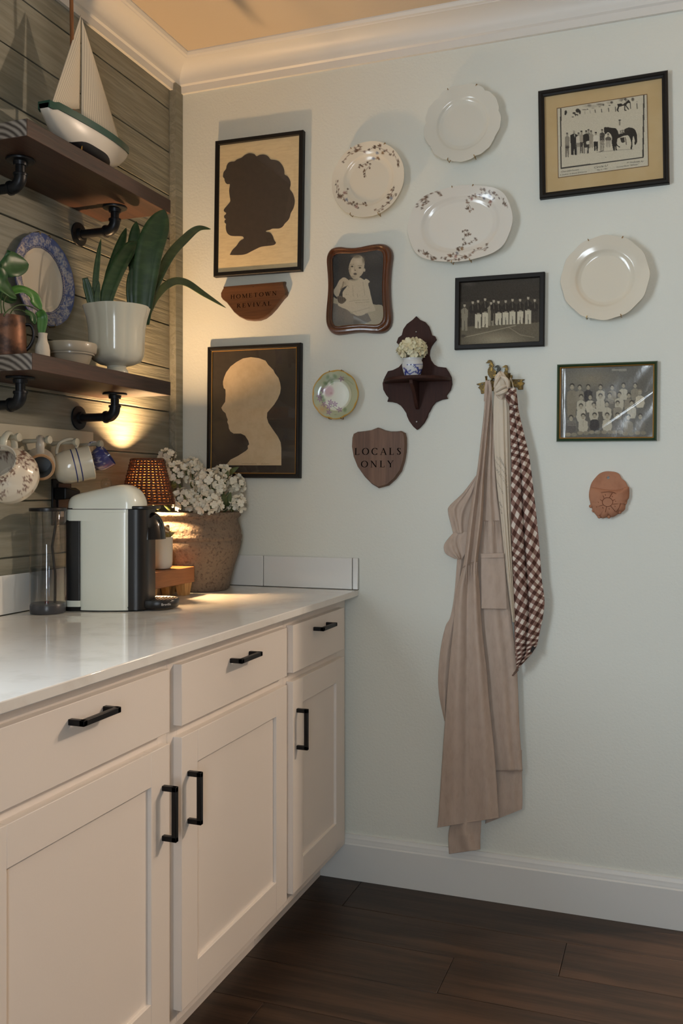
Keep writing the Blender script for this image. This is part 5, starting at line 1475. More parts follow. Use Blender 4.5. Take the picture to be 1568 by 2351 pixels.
m_diffuser = bpy.data.materials.new('added_diffuser'); m_diffuser.use_nodes = True
nt_ = m_diffuser.node_tree; nt_.nodes.remove(nt_.nodes['Principled BSDF'])
tl_ = nt_.nodes.new('ShaderNodeBsdfTranslucent'); tl_.inputs[0].default_value = (.075, .032, .010, 1)
nt_.links.new(tl_.outputs[0], nt_.nodes['Material Output'].inputs[0])
mesh('liner', lathe([(rb_ - .0065, zb_ + .002), (rt_ - .0060, zt_ - .002)], 64, (LX, LY, ZC), cap0=False, cap1=False), m_diffuser, sh)  # added cone that diffuses the bulb so the weave slits glow evenly

# ---- concrete urn with hydrangeas
VX, VY = .168, -.160
m_conc = mat('rough_concrete', (122, 108, 94), .92, bump=((70, 70, 70), 1.0), var=((120, 120, 120), (84, 73, 62), .52, .70), bdist=.007)
t = thing('concrete_urn', 'big rough grey concrete urn in the corner of the worktop', 'urn', (VX, VY, ZC))
urn = [(.0, 0), (.093, 0), (.0985, .004), (.104, .030), (.113, .065), (.124, .100), (.1335, .132), (.1372, .152), (.1345, .158), (.1392, .164), (.1398, .172), (.1355, .178), (.1365, .186), (.1330, .200), (.1275, .214), (.1250, .222), (.1280, .229), (.1345, .234), (.1362, .240), (.1335, .246), (.1240, .247), (.1140, .240), (.112, .215), (.120, .17), (.0, .16)]
mesh('body', lathe(urn, 96, (VX, VY, ZC), lambda a, r, z: r * (1 + .008 * sin(3 * a + 1) + .005 * sin(8 * a + 20 * z))), m_conc, t, smooth=50)
m_petal = mat('white_petal', (232, 228, 212), .6, sss=.15)
m_petal.node_tree.nodes['Principled BSDF'].inputs['Subsurface Radius'].default_value = (.004, .004, .003)
m_eye = mat('flower_eye', (150, 158, 96), .6)
m_hleaf = mat('hydrangea_leaf', (86, 100, 62), .6, var=((60, 60, 60), (62, 78, 44), .4, .7))
def floret_mesh(name, m, size, cup=.35):
    V, Fc = [], []
    for k in range(4):
        a0 = k * pi / 2
        d = Vector((cos(a0), sin(a0), 0)); s_ = Vector((-sin(a0), cos(a0), 0))
        n0 = len(V)
        prof_ = [(.05, .08), (.28, .32), (.60, .50), (.86, .42), (1.0, .15)]
        for r, w_ in prof_:
            for q_ in (-1, 0, 1):
                zz = cup * r * r * .7 - .16 * (1 - abs(q_)) * r + .06 * q_ * sin(3 * r + k)
                V.append(tuple((d * r + s_ * (w_ * q_) + Vector((0, 0, zz + .03 * (k % 2)))) * size))
        for i in range(len(prof_) - 1):
            for j in range(2):
                b = n0 + i * 3 + j
                Fc.append((b, b + 1, b + 4, b + 3))
    me = bpy.data.meshes.new(name)
    me.from_pydata(V, [], Fc)
    me.polygons.foreach_set('use_smooth', [True] * len(Fc))
    me.materials.append(m)
    return me
ME_FLORET = [floret_mesh('floret', m_petal, .0132, c_) for c_ in (.2, .45, .7)]
def add_floret(parent, pos, normal, me, scale=1.0, name='floret'):
    o = bpy.data.objects.new(name, me)
    COL.objects.link(o)
    o.parent = parent
    zq = Vector(normal).to_track_quat('Z', 'Y').to_matrix().to_4x4()
    M4 = Matrix.Translation(pos) @ zq @ Matrix.Rotation(random.uniform(0, 6.28), 4, 'Z') @ Matrix.Scale(scale, 4)
    o.matrix_local = WM[parent.name].inverted() @ M4
    return o
def hydrangea(c, r, n, base, label, view=Vector((.45, -.85, .25)), squash=.85):
    c = Vector(c)
    st = thing('hydrangea', label, 'flower', c - Vector((0, 0, .02)), group='white hydrangeas in the concrete urn')
    p1 = Vector(base)
    mesh('stem', tube([tuple(p) for p in spline([tuple(c), tuple(c.lerp(p1, .5) + Vector((0, 0, .01))), tuple(p1)], 5)], .0024, 6), m_stemg, st)
    for k in range(n):
        z = 1 - 2 * (k + .5) / n
        a = k * 2.39996 + r * 100
        d = Vector((sqrt(max(0, 1 - z * z)) * cos(a), sqrt(max(0, 1 - z * z)) * sin(a), z))
        if d.dot(view) < -.45 or d.z < -.75: continue
        rr = r * random.uniform(.80, 1.08)
        pos = c + Vector((d.x * rr, d.y * rr, d.z * rr * squash))
        nn = (d + Vector((random.uniform(-.35, .35), random.uniform(-.35, .35), random.uniform(-.25, .35)))).normalized()
        add_floret(st, pos, nn, ME_FLORET[k % 3], random.uniform(.85, 1.2))
    tw = [tube([tuple(c - Vector((0, 0, r * .5))), tuple(c + Vector((cos(q_), sin(q_), random.uniform(-.2, .8))).normalized() * r * .85)], .0011, 5) for q_ in np.linspace(0, 6.2, 9)]
    mesh('twigs', join(*tw), m_stemg, st)
    return st
base_ = (VX, VY, ZC + .17)
HY = [((384, 1046), -.150, .024, 14, 'small loose white hydrangea head rising above the rim of the lamp shade'),
      ((402, 1088), -.185, .046, 46, 'white hydrangea head right beside the lamp shade'),
      ((440, 1074), -.075, .036, 28, 'white hydrangea head at the back towards the corner'),
      ((482, 1110), -.200, .050, 54, 'biggest white hydrangea head in the middle of the urn'),
      ((424, 1150), -.238, .042, 42, 'white hydrangea head drooping over the urn rim next to the lamp'),
      ((478, 1158), -.262, .040, 40, 'white hydrangea head hanging lowest over the front of the urn'),
      ((541, 1112), -.100, .031, 24, 'white hydrangea head standing upright beneath the frame corner of the bust'),
      ((543, 1157), -.125, .029, 22, 'white hydrangea head resting on the urn rim above the backsplash tiles'),
      ((508, 1085), -.075, .028, 18, 'white hydrangea head close to the wall below the framed bust')]
HEADS = []
for (pp, yy_, r, n_, lb) in HY:
    c = W(*pp, yy_)
    HEADS.append((c, hydrangea(c, r, n_, base_, lb)))
def leafblade(p0, p1, w_, m, parent, name='leaf', lift=.01):
    p0, p1 = Vector(p0), Vector(p1)
    V, Fc = [], []
    tg = (p1 - p0); side = tg.cross(Vector((.5, -.8, .4))).normalized(); up = side.cross(tg).normalized()
    n = 8
    for i in range(n + 1):
        k = i / n
        c = p0.lerp(p1, k) + up * (lift * sin(pi * k))
        ww = w_ * sin(pi * (k * .92 + .06)) ** .8 / 2
        for s in (-1, 0, 1): V.append(c + side * ww * s + up * (.15 * ww * abs(s)))
    for i in range(n):
        for j in range(2):
            a = i * 3 + j
            Fc.append((a, a + 1, a + 4, a + 3))
    mesh(name, (V, Fc), m, parent, solid=.0008, recalc=False, smooth=60)
for (a, b), (c_, d), y_ in (((350, 1170), (322, 1152), -.25), ((365, 1172), (345, 1150), -.24), ((392, 1176), (372, 1150), -.23), ((505, 1130), (520, 1085), -.14), ((512, 1140), (498, 1100), -.15), ((520, 1165), (530, 1130), -.14), ((515, 1170), (512, 1130), -.15), ((455, 1140), (465, 1120), -.20), ((440, 1120), (450, 1095), -.15), ((430, 1100), (432, 1070), -.14), ((470, 1150), (458, 1130), -.2), ((530, 1175), (545, 1150), -.13), ((518, 1100), (524, 1080), -.12), ((400, 1120), (396, 1100), -.2), ((528, 1090), (548, 1072), -.11)):
    leafblade(W(a, b, y_), W(c_, d, y_ - .01), random.uniform(.014, .022), m_hleaf, min(HEADS, key=lambda h_: (h_[0] - W(a, b, y_)).length)[1])

# ---- wooden riser, white pot with a succulent
m_acacia = wood('acacia', (160, 106, 62), (124, 76, 42), 'Y', 1.0, .42, .12, .45, .0008, 9)
m_pine = wood('pine_feet', (196, 156, 100), (170, 128, 78), 'Z', 1.2, .5, .1)
RX0, RX1, RY0, RY1, RZ = .1395, .2285, -.552, -.2885, 1.000
t = thing('wooden_riser', 'chunky wooden footed riser under the white succulent pot', 'riser', ((RX0 + RX1) / 2, (RY0 + RY1) / 2, ZC))
mesh('board', box(RX0, RX1, RY0, RY1, RZ - .047, RZ), m_acacia, t, bev=.002)
for fy in (RY0 + .035, RY1 - .035):
    for fx in (RX0 + .018, RX1 - .018):
        mesh('foot', loft([[(fx - .013, fy - .014, ZC), (fx + .013, fy - .014, ZC), (fx + .013, fy + .014, ZC), (fx - .013, fy + .014, ZC)], [(fx - .017, fy - .021, RZ - .046), (fx + .017, fy - .021, RZ - .046), (fx + .017, fy + .021, RZ - .046), (fx - .017, fy + .021, RZ - .046)]]), m_pine, t, bev=.001)
QX, QY = .1755, -.405
m_matte = mat('speckled_white', (218, 212, 200), .6, var=((260, 260, 260), (150, 140, 128), .70, .74))
t = thing('succulent_pot', 'matte white rounded pot on the wooden riser', 'pot', (QX, QY, RZ))
mesh('body', lathe([(.0, 0), (.026, 0), (.0335, .003), (.0375, .010), (.0392, .022), (.0396, .092), (.0386, .0945), (.0370, .092), (.0365, .03), (.0, .028)], 48, (QX, QY, RZ)), m_matte, t)
ts = thing('succulent', 'little striped succulent in the matte white pot', 'plant', (QX, QY, RZ + .08))
mesh('soil', lathe([(.0, .084), (.0368, .084)], 30, (QX, QY, RZ), cap0=False, cap1=False), bpy.data.materials['soil'], ts)
m_succ = mat('succulent_green', (132, 124, 70), .45, var=((90, 90, 90), (168, 140, 92), .45, .7))
m_stri = pinstripe('striped_succulent', (150, 112, 78), (228, 212, 188), 5.0, .45)
sc_ = Vector((QX + .014, QY + .008, RZ + .083))
def lobe(p0, p1, r0, m, name='leaf', uvs=False, bend=Vector((0, 0, .006))):
    p0, p1 = Vector(p0), Vector(p1)
    pts = [p0.lerp(p1, k) + bend * sin(pi * k) for k in np.linspace(0, 1, 9)]
    g = tube([tuple(p) for p in pts], [r0 * max(.12, sin(pi * (.12 + .86 * k)) ** .7) for k in np.linspace(0, 1, 9)], 10)
    uv = [(0, i // 10 / 8) for i in range(len(g[0]))] if uvs else None
    mesh(name, g, m, ts, uvs=[(v[1], v[0]) for v in uv] if uv else None)
for d, r0 in (((.022, -.014, .016), .009), ((.028, .008, .024), .008), ((-.014, -.022, .010), .010), ((.006, -.026, .012), .010), ((-.024, -.004, .022), .007), ((.012, .02, .028), .007), ((-.01, -.012, .028), .007)):
    lobe(sc_, sc_ + Vector(d), r0, m_succ)
lobe(sc_ + Vector((-.012, .002, .0)), sc_ + Vector((.010, .006, .046)), .018, m_stri, 'striped_stem', True, Vector((-.002, -.004, .004)))

# ---- pod coffee machine
CMX, CMY, CMR = .175, -.660, radians(18)
t = thing('coffee_machine', 'glossy white capsule coffee machine with a domed lid and black front', 'coffee machine', (CMX, CMY, ZC), CMR)
TM = WM[t.name]
m_wht = mat('white_plastic', (232, 238, 229), .2, coat=.22)
m_bp = mat('black_plastic', (20, 20, 22), .34)
m_bpg = mat('black_gloss_plastic', (14, 14, 17), .12, coat=.4)
hwid = .068
def sect(x, hw, z0, z1, rnd=.02, n=6):
    """rounded upright section of the body at local x"""
    pts = [(x, -hw, z0), (x, hw, z0)]
    for k in range(n + 1):
        a = pi / 2 * k / n
        pts.append((x, hw - rnd + rnd * cos(a), z1 - rnd + rnd * sin(a)))
    for k in range(n + 1):
        a = pi / 2 + pi / 2 * k / n
        pts.append((x, -hw + rnd + rnd * cos(a), z1 - rnd + rnd * sin(a)))
    return pts
def outline(hw, x0, x1, r0, r1, n=7, swell=0.0):
    """plan outline with rounded corners"""
    pts = []
    for cx_, cy_, r, a0 in ((x1 - r1, hw - r1, r1, 0), (x0 + r0, hw - r0, r0, 90), (x0 + r0, -hw + r0, r0, 180), (x1 - r1, -hw + r1, r1, 270)):
        for k in range(n + 1):
            a = radians(a0 + 90 * k / n)
            pts.append((cx_ + r * cos(a), cy_ + r * sin(a)))
    # the long sides swell a little, so their reflections are narrow streaks
    xm, hf = (x0 + x1) / 2, (x1 - x0) / 2
    full = []
    for k in range(len(pts)):
        p, q_ = pts[k], pts[(k + 1) % len(pts)]
        m_ = 12 if abs(p[0] - q_[0]) > .03 else 1
        full += [(p[0] + (q_[0] - p[0]) * i / m_, p[1] + (q_[1] - p[1]) * i / m_) for i in range(m_)]
    return [(x, y * (1 + swell * max(0, 1 - ((x - xm) / hf) ** 2))) for x, y in full]
ol_ = outline(hwid - .004, -.060, .075, .012, .012, swell=.10)
ol2 = outline(hwid - .004, -.098, .075, .022, .012, swell=.10)
mesh('shell', loft([[(a, b, .003) for a, b in ol_], [(a, b, .2585) for a, b in ol_]]), m_wht, t, TM, bev=.001)
mesh('shell_top', loft([[(a, b, .236) for a, b in ol2], [(a, b, .2655) for a, b in ol2]]), m_wht, t, TM)
# domed lid: high towards the front, sloping to the back
prf = [(-.0995, .0), (-.0985, .016), (-.092, .0295), (-.075, .0385), (-.045, .0460), (-.010, .0540), (.020, .0605), (.042, .0635), (.060, .0615), (.077, .0520), (.089, .0380), (.097, .0200), (.0995, .0)]
rings = []
for xx, hz in spline(prf, 4):
    k_ = min(.9999, abs(xx / .0997))
    hwx = (hwid + .0008) * max(.02, 1 - k_ ** 7) ** .42
    rings.append([(xx, hwx * (1 if cos(a) > 0 else -1) * abs(cos(a)) ** .55, .2672 + max(hz, .0004) * abs(sin(a)) ** .8) for a in np.linspace(0, pi, 25)])
mesh('lid', loft(rings), m_wht, t, TM, smooth=70)
mesh('lid_seam', loft([[(a * .97, b * .97, .2640) for a, b in ol2], [(a * .97, b * .97, .2690) for a, b in ol2]]), m_bp, t, TM)
mesh('back_panel', loft([[(a, b, .028) for a, b in outline(hwid - .003, -.0975, -.055, .02, .004)], [(a, b, .2375) for a, b in outline(hwid - .003, -.0975, -.055, .02, .004)]]), m_bp, t, TM)
mesh('back_foot', loft([[(a, b, .012) for a, b in outline(hwid - .002, -.099, -.055, .02, .004)], [(a, b, .028) for a, b in outline(hwid - .002, -.099, -.055, .02, .004)]]), m_wht, t, TM)
mesh('base', loft([[(a, b, 0) for a, b in outline(hwid - .006, -.10, .085, .02, .02)], [(a, b, .012) for a, b in outline(hwid - .004, -.10, .085, .02, .02)]]), m_bp, t, TM)
fr_ = outline(hwid - .003, .070, .1185, .004, .034, 8)
mesh('front_column', loft([[(a, b, .004) for a, b in fr_], [(a, b, .2655) for a, b in fr_]]), m_bp, t, TM)
mesh('lid_lever', loft([[(a, b, .2660) for a, b in outline(hwid - .006, .070, .135, .004, .04, 8)], [(a, b, .2745) for a, b in outline(hwid - .006, .070, .135, .004, .04, 8)]]), m_bp, t, TM, bev=.002)
rings = []
for k in range(9):
    a = pi / 2 * k / 8
    s_ = max(.05, cos(a) ** .6)
    rings.append([(.104 + .050 * s_ * cos(q_), .046 * s_ * sin(q_), .186 + .072 * sin(a)) for q_ in np.linspace(-pi * .62, pi * .62, 22)])
mesh('spout_cover', loft(rings), m_bpg, t, TM, smooth=60)
mesh('nozzle', lathe([(.0, 0), (.006, 0), (.008, .006), (.008, .014), (.0, .014)], 14, (.128, 0, .189)), m_bp, t, TM)
tr = [(.132 + .058 * cos(a), .055 * sin(a)) for a in np.linspace(0, 2 * pi, 44, endpoint=False)]
mesh('drip_tray', loft([[(a, b, .006) for a, b in [(.132 + (x - .132) * .94, y * .94) for x, y in tr]], [(a, b, .010) for a, b in tr], [(a, b, .026) for a, b in tr], [(a, b, .0285) for a, b in [(.132 + (x - .132) * .96, y * .96) for x, y in tr]], [(a, b, .0265) for a, b in [(.132 + (x - .132) * .9, y * .9) for x, y in tr]]]), m_bp, t, TM, smooth=50)
mesh('tray_grid', join(*[box(.085 + .009 * k, .0885 + .009 * k, -.040, .040, .0262, .0275) for k in range(11)]), m_bpg, t, TM)
m_logo_d = mat('dark_logo', (40, 42, 44), .5)
m_logo_l = mat('silver_logo', (200, 200, 200), .4)
def brand(txt, M4, width, height, m, parent, shear=0, wrap=None):
    cu = bpy.data.curves.new('caption', 'FONT'); cu.body = txt; cu.shear = shear; cu.resolution_u = 2
    o = bpy.data.objects.new('tmp_caption', cu); COL.objects.link(o)
    dg = bpy.context.evaluated_depsgraph_get(); dg.update()
    me = bpy.data.meshes.new_from_object(o.evaluated_get(dg))
    V = [tuple(v.co) for v in me.vertices]; Fc = [tuple(p.vertices) for p in me.polygons]
    bpy.data.objects.remove(o); bpy.data.meshes.remove(me); bpy.data.curves.remove(cu)
    wx, hx = max(v[0] for v in V), max(v[1] for v in V)
    V = [((v[0] / wx - .5) * width, v[1] / hx * height) for v in V]
    if wrap: V = [wrap(a, b) for a, b in V]
    else: V = [(a, 0, b) for a, b in V]
    mesh('lettering', (V, Fc), m, parent, M4, flat=True, recalc=False)
def on_tray(a, b):
    th_ = -pi * .30 + a / .056
    return (.132 + .0584 * cos(th_), .0554 * sin(th_), .014 + b)
brand('Breville', TM, .026, .0062, m_logo_l, t, wrap=on_tray)
def on_lid(a, b):
    th_ = -radians(52) + a / .060
    rr = .0562
    return (.027 + rr * cos(th_), -hwid - .0008 + .055 + rr * sin(th_) + 0.0, .2695 + b)
brand('NESPRESSO', TM, .034, .0050, m_logo_d, t, wrap=on_lid)
# swivelling water tank, part of the machine
TX, TY = .0815, -.7905
m_tank = glass('smoky_tank', (.93, .95, .96), .06, .02)
m_water = glass('tank_water', (.62, .67, .72), .05, .01, ior=1.2)
tk = mesh('water_tank', lathe([(.0420, .014), (.0445, .018), (.0452, .030), (.0452, .262), (.0440, .264)], 48, (TX, TY, ZC), cap0=False, cap1=False), m_tank, t)
mesh('tank_inner_wall', lathe([(.0425, .018), (.0432, .118), (.0, .1185)], 48, (TX, TY, ZC), cap0=False, cap1=False), m_water, tk, label='water standing in the lower part of the tank')
mesh('tank_base', lathe([(.0, .001), (.043, .001), (.0448, .004), (.0448, .022), (.0425, .026), (.0, .026)], 40, (TX, TY, ZC)), mat('tank_base_grey', (58, 60, 66), .3), tk)
mesh('tank_lid', lathe([(.0, .262), (.0462, .262), (.0468, .265), (.0462, .270), (.0, .2715)], 40, (TX, TY, ZC)), m_bp, tk)
mesh('tank_valve', lathe([(.0, .026), (.0045, .026), (.0045, .032), (.0, .033)], 12, (TX + .006, TY - .012, ZC)), mat('red_valve', (140, 32, 26), .4), tk)
mesh('tank_tube', tube([(TX + .016, TY + .008, ZC + .026), (TX + .020, TY + .004, ZC + .10), (TX + .006, TY + .010, ZC + .17), (TX + .022, TY + .012, ZC + .262)], .0035, 8), m_bp, tk)
mesh('tank_arm', box(-.125, -.05, -.05, .05, .004, .016), m_bp, t, TM, bev=.002)
# ---- clear bottle behind the machine
GX, GY = .050, -.488
m_clear = glass('clear_glass', (.95, .95, .93), .06, .01)
t = thing('glass_bottle', 'clear glass bottle with a round stopper, peeking over the coffee machine', 'bottle', (GX, GY, ZC))
mesh('body', lathe([(.0, 0), (.026, 0), (.028, .004), (.028, .20), (.022, .225), (.011, .245), (.010, .300), (.012, .304)], 32, (GX, GY, ZC), cap1=False), m_clear, t)
mesh('stopper', lathe([(.0, .300), (.009, .302), (.0075, .310), (.0115, .318), (.0155, .330), (.0150, .341), (.0095, .349), (.0, .351)], 28, (GX, GY, ZC)), m_clear, t)
# ---- ginger-jar pot with white flowers on the bracket shelf
gx, gz = SHELF_TOP[0] - .002, SHELF_TOP[1]
gy = -.062
m_bw = m_attr_gl
t = thing('ginger_pot', 'little blue and white porcelain pot on the bracket shelf', 'pot', (gx, gy, gz))
pp_ = [(.0, 0), (.0225, 0), (.0235, .003), (.0285, .018), (.0318, .034), (.0312, .044), (.0285, .049), (.0285, .052), (.0300, .053), (.0300, .056), (.0275, .056), (.026, .05), (.0, .045)]
pp_ = [(pp_[i][0] + (pp_[i + 1][0] - pp_[i][0]) * k / 6, pp_[i][1] + (pp_[i + 1][1] - pp_[i][1]) * k / 6) for i in range(len(pp_) - 1) for k in range(6)] + [pp_[-1]]
g = lathe(pp_, 120, (gx, gy, gz))
P = Paint(g[0], (214, 218, 220))
Cx = lambda pts: Q(700, 540, 4.3556, pts)
BLU = (36, 50, 136)
for pts, w_ in (([(990, 1330), (1010, 1345), (1005, 1400), (1030, 1415)], 3.2), ([(1010, 1345), (1030, 1380), (1050, 1390)], 3.0), ([(1000, 1370), (1025, 1370)], 3), ([(1050, 1390), (1080, 1370), (1110, 1360)], 2.2), ([(1085, 1310), (1100, 1300), (1110, 1315), (1095, 1325)], 1.6), ([(1115, 1320), (1140, 1350), (1130, 1380), (1110, 1370)], 3.2), ([(1140, 1350), (1165, 1345), (1160, 1375), (1140, 1390)], 3.0), ([(1165, 1345), (1195, 1330), (1200, 1350)], 2.4), ([(1180, 1370), (1200, 1365)], 2), ([(1020, 1295), (1110, 1292), (1200, 1290)], 1.2), ([(1130, 1320), (1130, 1350)], 3), ([(1040, 1360), (1055, 1350)], 3)):
    P.line(Cx(pts), w_, BLU, .9)
mesh('body', g, m_bw, t, cols=P.c)
hyt = thing('hydrangea_posy', 'cream hydrangea bunch in the blue and white pot', 'flower', (gx, gy, gz + .05))
m_petc = mat('cream_petal', (226, 220, 188), .6, sss=.15)
ME_F2 = [floret_mesh('cream_floret', m_petc, .0135, c_) for c_ in (.3, .6)]
cc_ = Vector((gx, gy, gz + .082))
for k in range(46):
    z = 1 - 1.55 * (k + .5) / 46
    a = k * 2.39996
    d = Vector((sqrt(max(0, 1 - z * z)) * cos(a), sqrt(max(0, 1 - z * z)) * sin(a), z))
    add_floret(hyt, cc_ + Vector((d.x * .040, d.y * .036, d.z * .030)), (d + Vector((random.uniform(-.3, .3), random.uniform(-.3, .3), random.uniform(-.2, .4)))).normalized(), ME_F2[k % 2], random.uniform(.85, 1.15))
mesh('stem', tube([(gx, gy, gz + .046), (gx + .002, gy, gz + .075), (gx, gy - .004, gz + .095)], .0035, 6), m_stemg, hyt)
# ================================================================== goose hook rack with apron and towels
m_bronze = mat('antique_brass', (96, 80, 50), .42, .8, var=((110, 110, 110), (168, 136, 70), .5, .66), bump=((220, 220, 220), .5))
m_pewter = mat('dark_bronze', (66, 66, 60), .45, .8, var=((110, 110, 110), (112, 96, 62), .55, .7), bump=((220, 220, 220), .5))
K0 = (1085, 815, 12.06)
rack_c = W(1150, 880)
t = thing('hook_rack', 'antique brass hook rack topped by three geese', 'hook rack', (rack_c.x, 0, rack_c.z))
bar = [(105,805),(170,785),(240,765),(385,740),(520,705),(700,700),(900,690),(1100,672),(1440,670),(1405,705),(1365,735),(1440,770),(1395,850),(1395,955),(1260,960),(1240,900),(1100,880),(900,900),(700,930),(600,990),(540,1000),(520,930),(400,880),(350,1050),(240,1080),(215,960),(150,900),(200,850),(120,825)]
mesh('bar', prism(xz(Q(*K0, bar), -.005), -.006, 0.0), m_bronze, t, bev=.001, smooth=30)
geese = ([(365,215),(400,190),(420,150),(470,132),(520,145),(550,190),(560,235),(585,265),(588,305),(555,340),(590,390),(640,450),(690,510),(710,580),(690,650),(640,668),(560,660),(545,720),(505,720),(515,655),(470,620),(425,540),(412,470),(420,400),(450,345),(470,310),(450,285),(455,262),(500,245),(480,215),(430,218)],
         [(600,340),(640,300),(680,278),(720,285),(745,330),(780,370),(775,400),(745,425),(790,480),(840,545),(840,620),(760,720),(660,720),(640,600),(640,470),(680,430),(668,390),(690,350),(650,345)],
         [(815,335),(870,300),(910,275),(955,285),(975,330),(985,390),(965,430),(975,480),(1030,545),(1105,570),(1085,630),(1040,660),(1010,760),(940,760),(880,660),(840,600),(850,510),(890,430),(885,390),(920,350),(870,340)])
for k, gs in enumerate(geese):
    o2 = xz(Q(*K0, gs), -.008)
    cx_, cz_ = np.mean([p[0] for p in o2]), np.mean([p[1] for p in o2])
    s2 = lambda f: [(cx_ + (a - cx_) * f, cz_ + (b - cz_) * f) for a, b in o2]
    mesh('goose', loft([[(a, -.002, b) for a, b in o2], [(a, -.008, b) for a, b in o2], [(a, -.0105, b) for a, b in s2(.93)]]), m_bronze if k != 1 else m_pewter, t, smooth=40)
for a, b in ((270, 810), (1278, 718)):
    v = W(*Q(*K0, [(a, b)])[0], -.006)
    mesh('screw', lathe([(.0023, 0), (.0023, .001), (.001, .002)], 12), m_nail, t, Matrix.Translation((v.x, -.0058, v.z)) @ Matrix.Rotation(pi / 2, 4, 'X'))
HOOKS = [W(1119.5, 877, -.02), W(1150, 866, -.02), W(1172.5, 870, -.02)]
for hk in HOOKS:
    mesh('hook', tube([(hk.x, -.004, hk.z + .006), (hk.x, -.020, hk.z - .004), (hk.x, -.034, hk.z - .002), (hk.x, -.041, hk.z + .010), (hk.x, -.043, hk.z + .014)], [.003, .003, .003, .003, .004], 8), m_bronze, t)

def linen(name, col, col2, sc=(900, 900, 900)):
    return mat(name, col, .9, spec=.2, var=((70, 70, 30), col2, .4, .75), bump=(sc, .35), bdist=.0006)
m_linen = linen('flax_linen', (190, 172, 158), (178, 160, 146))
DZ = lambda *p: [(980 + a / 4.7033, 800 + b / 4.7033) for a, b in p]
EZ = lambda *p: [(980 + a / 3.1347, 1250 + b / 3.1347) for a, b in p]
def drape(name, left, right, parent, m, base=.02, folds=(), nu=30, nv=90, thick=.0012, uv=None, rip=.0007, paint=None, kind=None, label=None, hang=None):
    """cloth hanging between two edges read in the photo; folds = [(u centre, width, depth, drift)]"""
    ls, rs = spline(left, 12), spline(right, 12)
    ls, rs = np.array(ls), np.array(rs)
    tl, tr = np.linspace(0, 1, len(ls)), np.linspace(0, 1, len(rs))
    V, uvs = [], []
    ph = random.uniform(0, 6)
    for j in range(nv + 1):
        v = j / nv
        lp = np.array([np.interp(v, tl, ls[:, k]) for k in (0, 1)])
        rp = np.array([np.interp(v, tr, rs[:, k]) for k in (0, 1)])
        bs = base(v) if callable(base) else base
        for i in range(nu + 1):
            u = i / nu
            p = lp * (1 - u) + rp * u
            d = bs + .006 * sin(pi * u) 
            for uc, w_, dep, drift in folds:
                d += dep * math.exp(-((u - uc - drift * (v - .5)) / w_) ** 2) * min(1, .25 + 1.5 * v)
            d += rip * sin(11 * u + 5 * v + ph) * sin(9 * v + 3 * u)
            d = max(d, .004)
            q_ = W(p[0], p[1], -d)
            V.append(tuple(q_))
            uvs.append(((u - .5) * (abs(rp[0] - lp[0]) / 735), (1 - v) * (ls[-1][1] - ls[0][1]) / 735))
    Fc = [(j * (nu + 1) + i, j * (nu + 1) + i + 1, (j + 1) * (nu + 1) + i + 1, (j + 1) * (nu + 1) + i) for j in range(nv) for i in range(nu)]
    cols = None
    if paint:
        P = Paint(V, paint[0]); paint[1](P); cols = P.c
    return mesh(name, (V, Fc), m, parent, solid=thick, recalc=False, smooth=70, uvs=uvs if uv else None, cols=cols, label=label)

# ---- linen apron
hk = HOOKS[0]
t = thing('linen_apron', 'long flax-coloured linen apron hanging from the goose hook rack', 'apron', (hk.x, -.02, hk.z))
drape('back_skirt', EZ((470, 1480), (450, 1750), (430, 1920), (420, 2010)), EZ((683, 1480), (686, 1700), (688, 1850), (684, 1905)), t, m_linen, .012, [(.3, .12, .006, .1), (.75, .1, .006, 0)])
drape('tail', EZ((190, 1960), (160, 2060), (155, 2130), (160, 2228)), EZ((395, 1940), (388, 2060), (385, 2120), (385, 2195)), t, m_linen, .030, [(.55, .18, .012, .3)], nv=40)
drape('side_panel', EZ((222, 60), (200, 350), (170, 520), (135, 590), (100, 750), (82, 950), (92, 1100), (128, 1270)), EZ((275, 60), (240, 350), (225, 520), (215, 600), (200, 750), (180, 950), (160, 1100), (136, 1275)), t, m_linen, .014, [(.5, .2, .006, 0)])
drape('bib_flap', DZ((535, 1370), (390, 1560), (245, 1700), (230, 1770), (258, 1890), (285, 2000)), DZ((560, 1370), (520, 1560), (490, 1700), (465, 1800), (450, 1900), (450, 1990)), t, m_linen, .018, [(.25, .10, .010, .2), (.62, .1, .008, -.2)], nv=60)
drape('rolled_hem', DZ((290, 1990), (215, 2075), (183, 2140), (205, 2215), (300, 2268)), DZ((450, 1980), (445, 2075), (435, 2140), (415, 2215), (380, 2275)), t, m_linen, lambda v: .022 + .006 * v, [(.30, .10, .007, .5), (.62, .06, -.007, .5)], nv=50)
gather = [(.12 * k + .06, .03, .0035, .02) for k in range(8)]
drape('skirt_panel', DZ((690, 385), (690, 560), (664, 900), (622, 1300), (590, 1600), (570, 1850), (540, 2200)) + EZ((352, 300), (365, 600), (392, 900), (430, 1300), (470, 1632)),
      DZ((698, 385), (702, 560), (722, 900), (740, 1300), (766, 1600), (800, 1850), (838, 2200)) + EZ((575, 260), (612, 560), (648, 900), (665, 1300), (688, 1630)), t, m_linen, .020, [(.52, .16, .013, .15), (.90, .10, .008, .0)] , nu=44, nv=140)
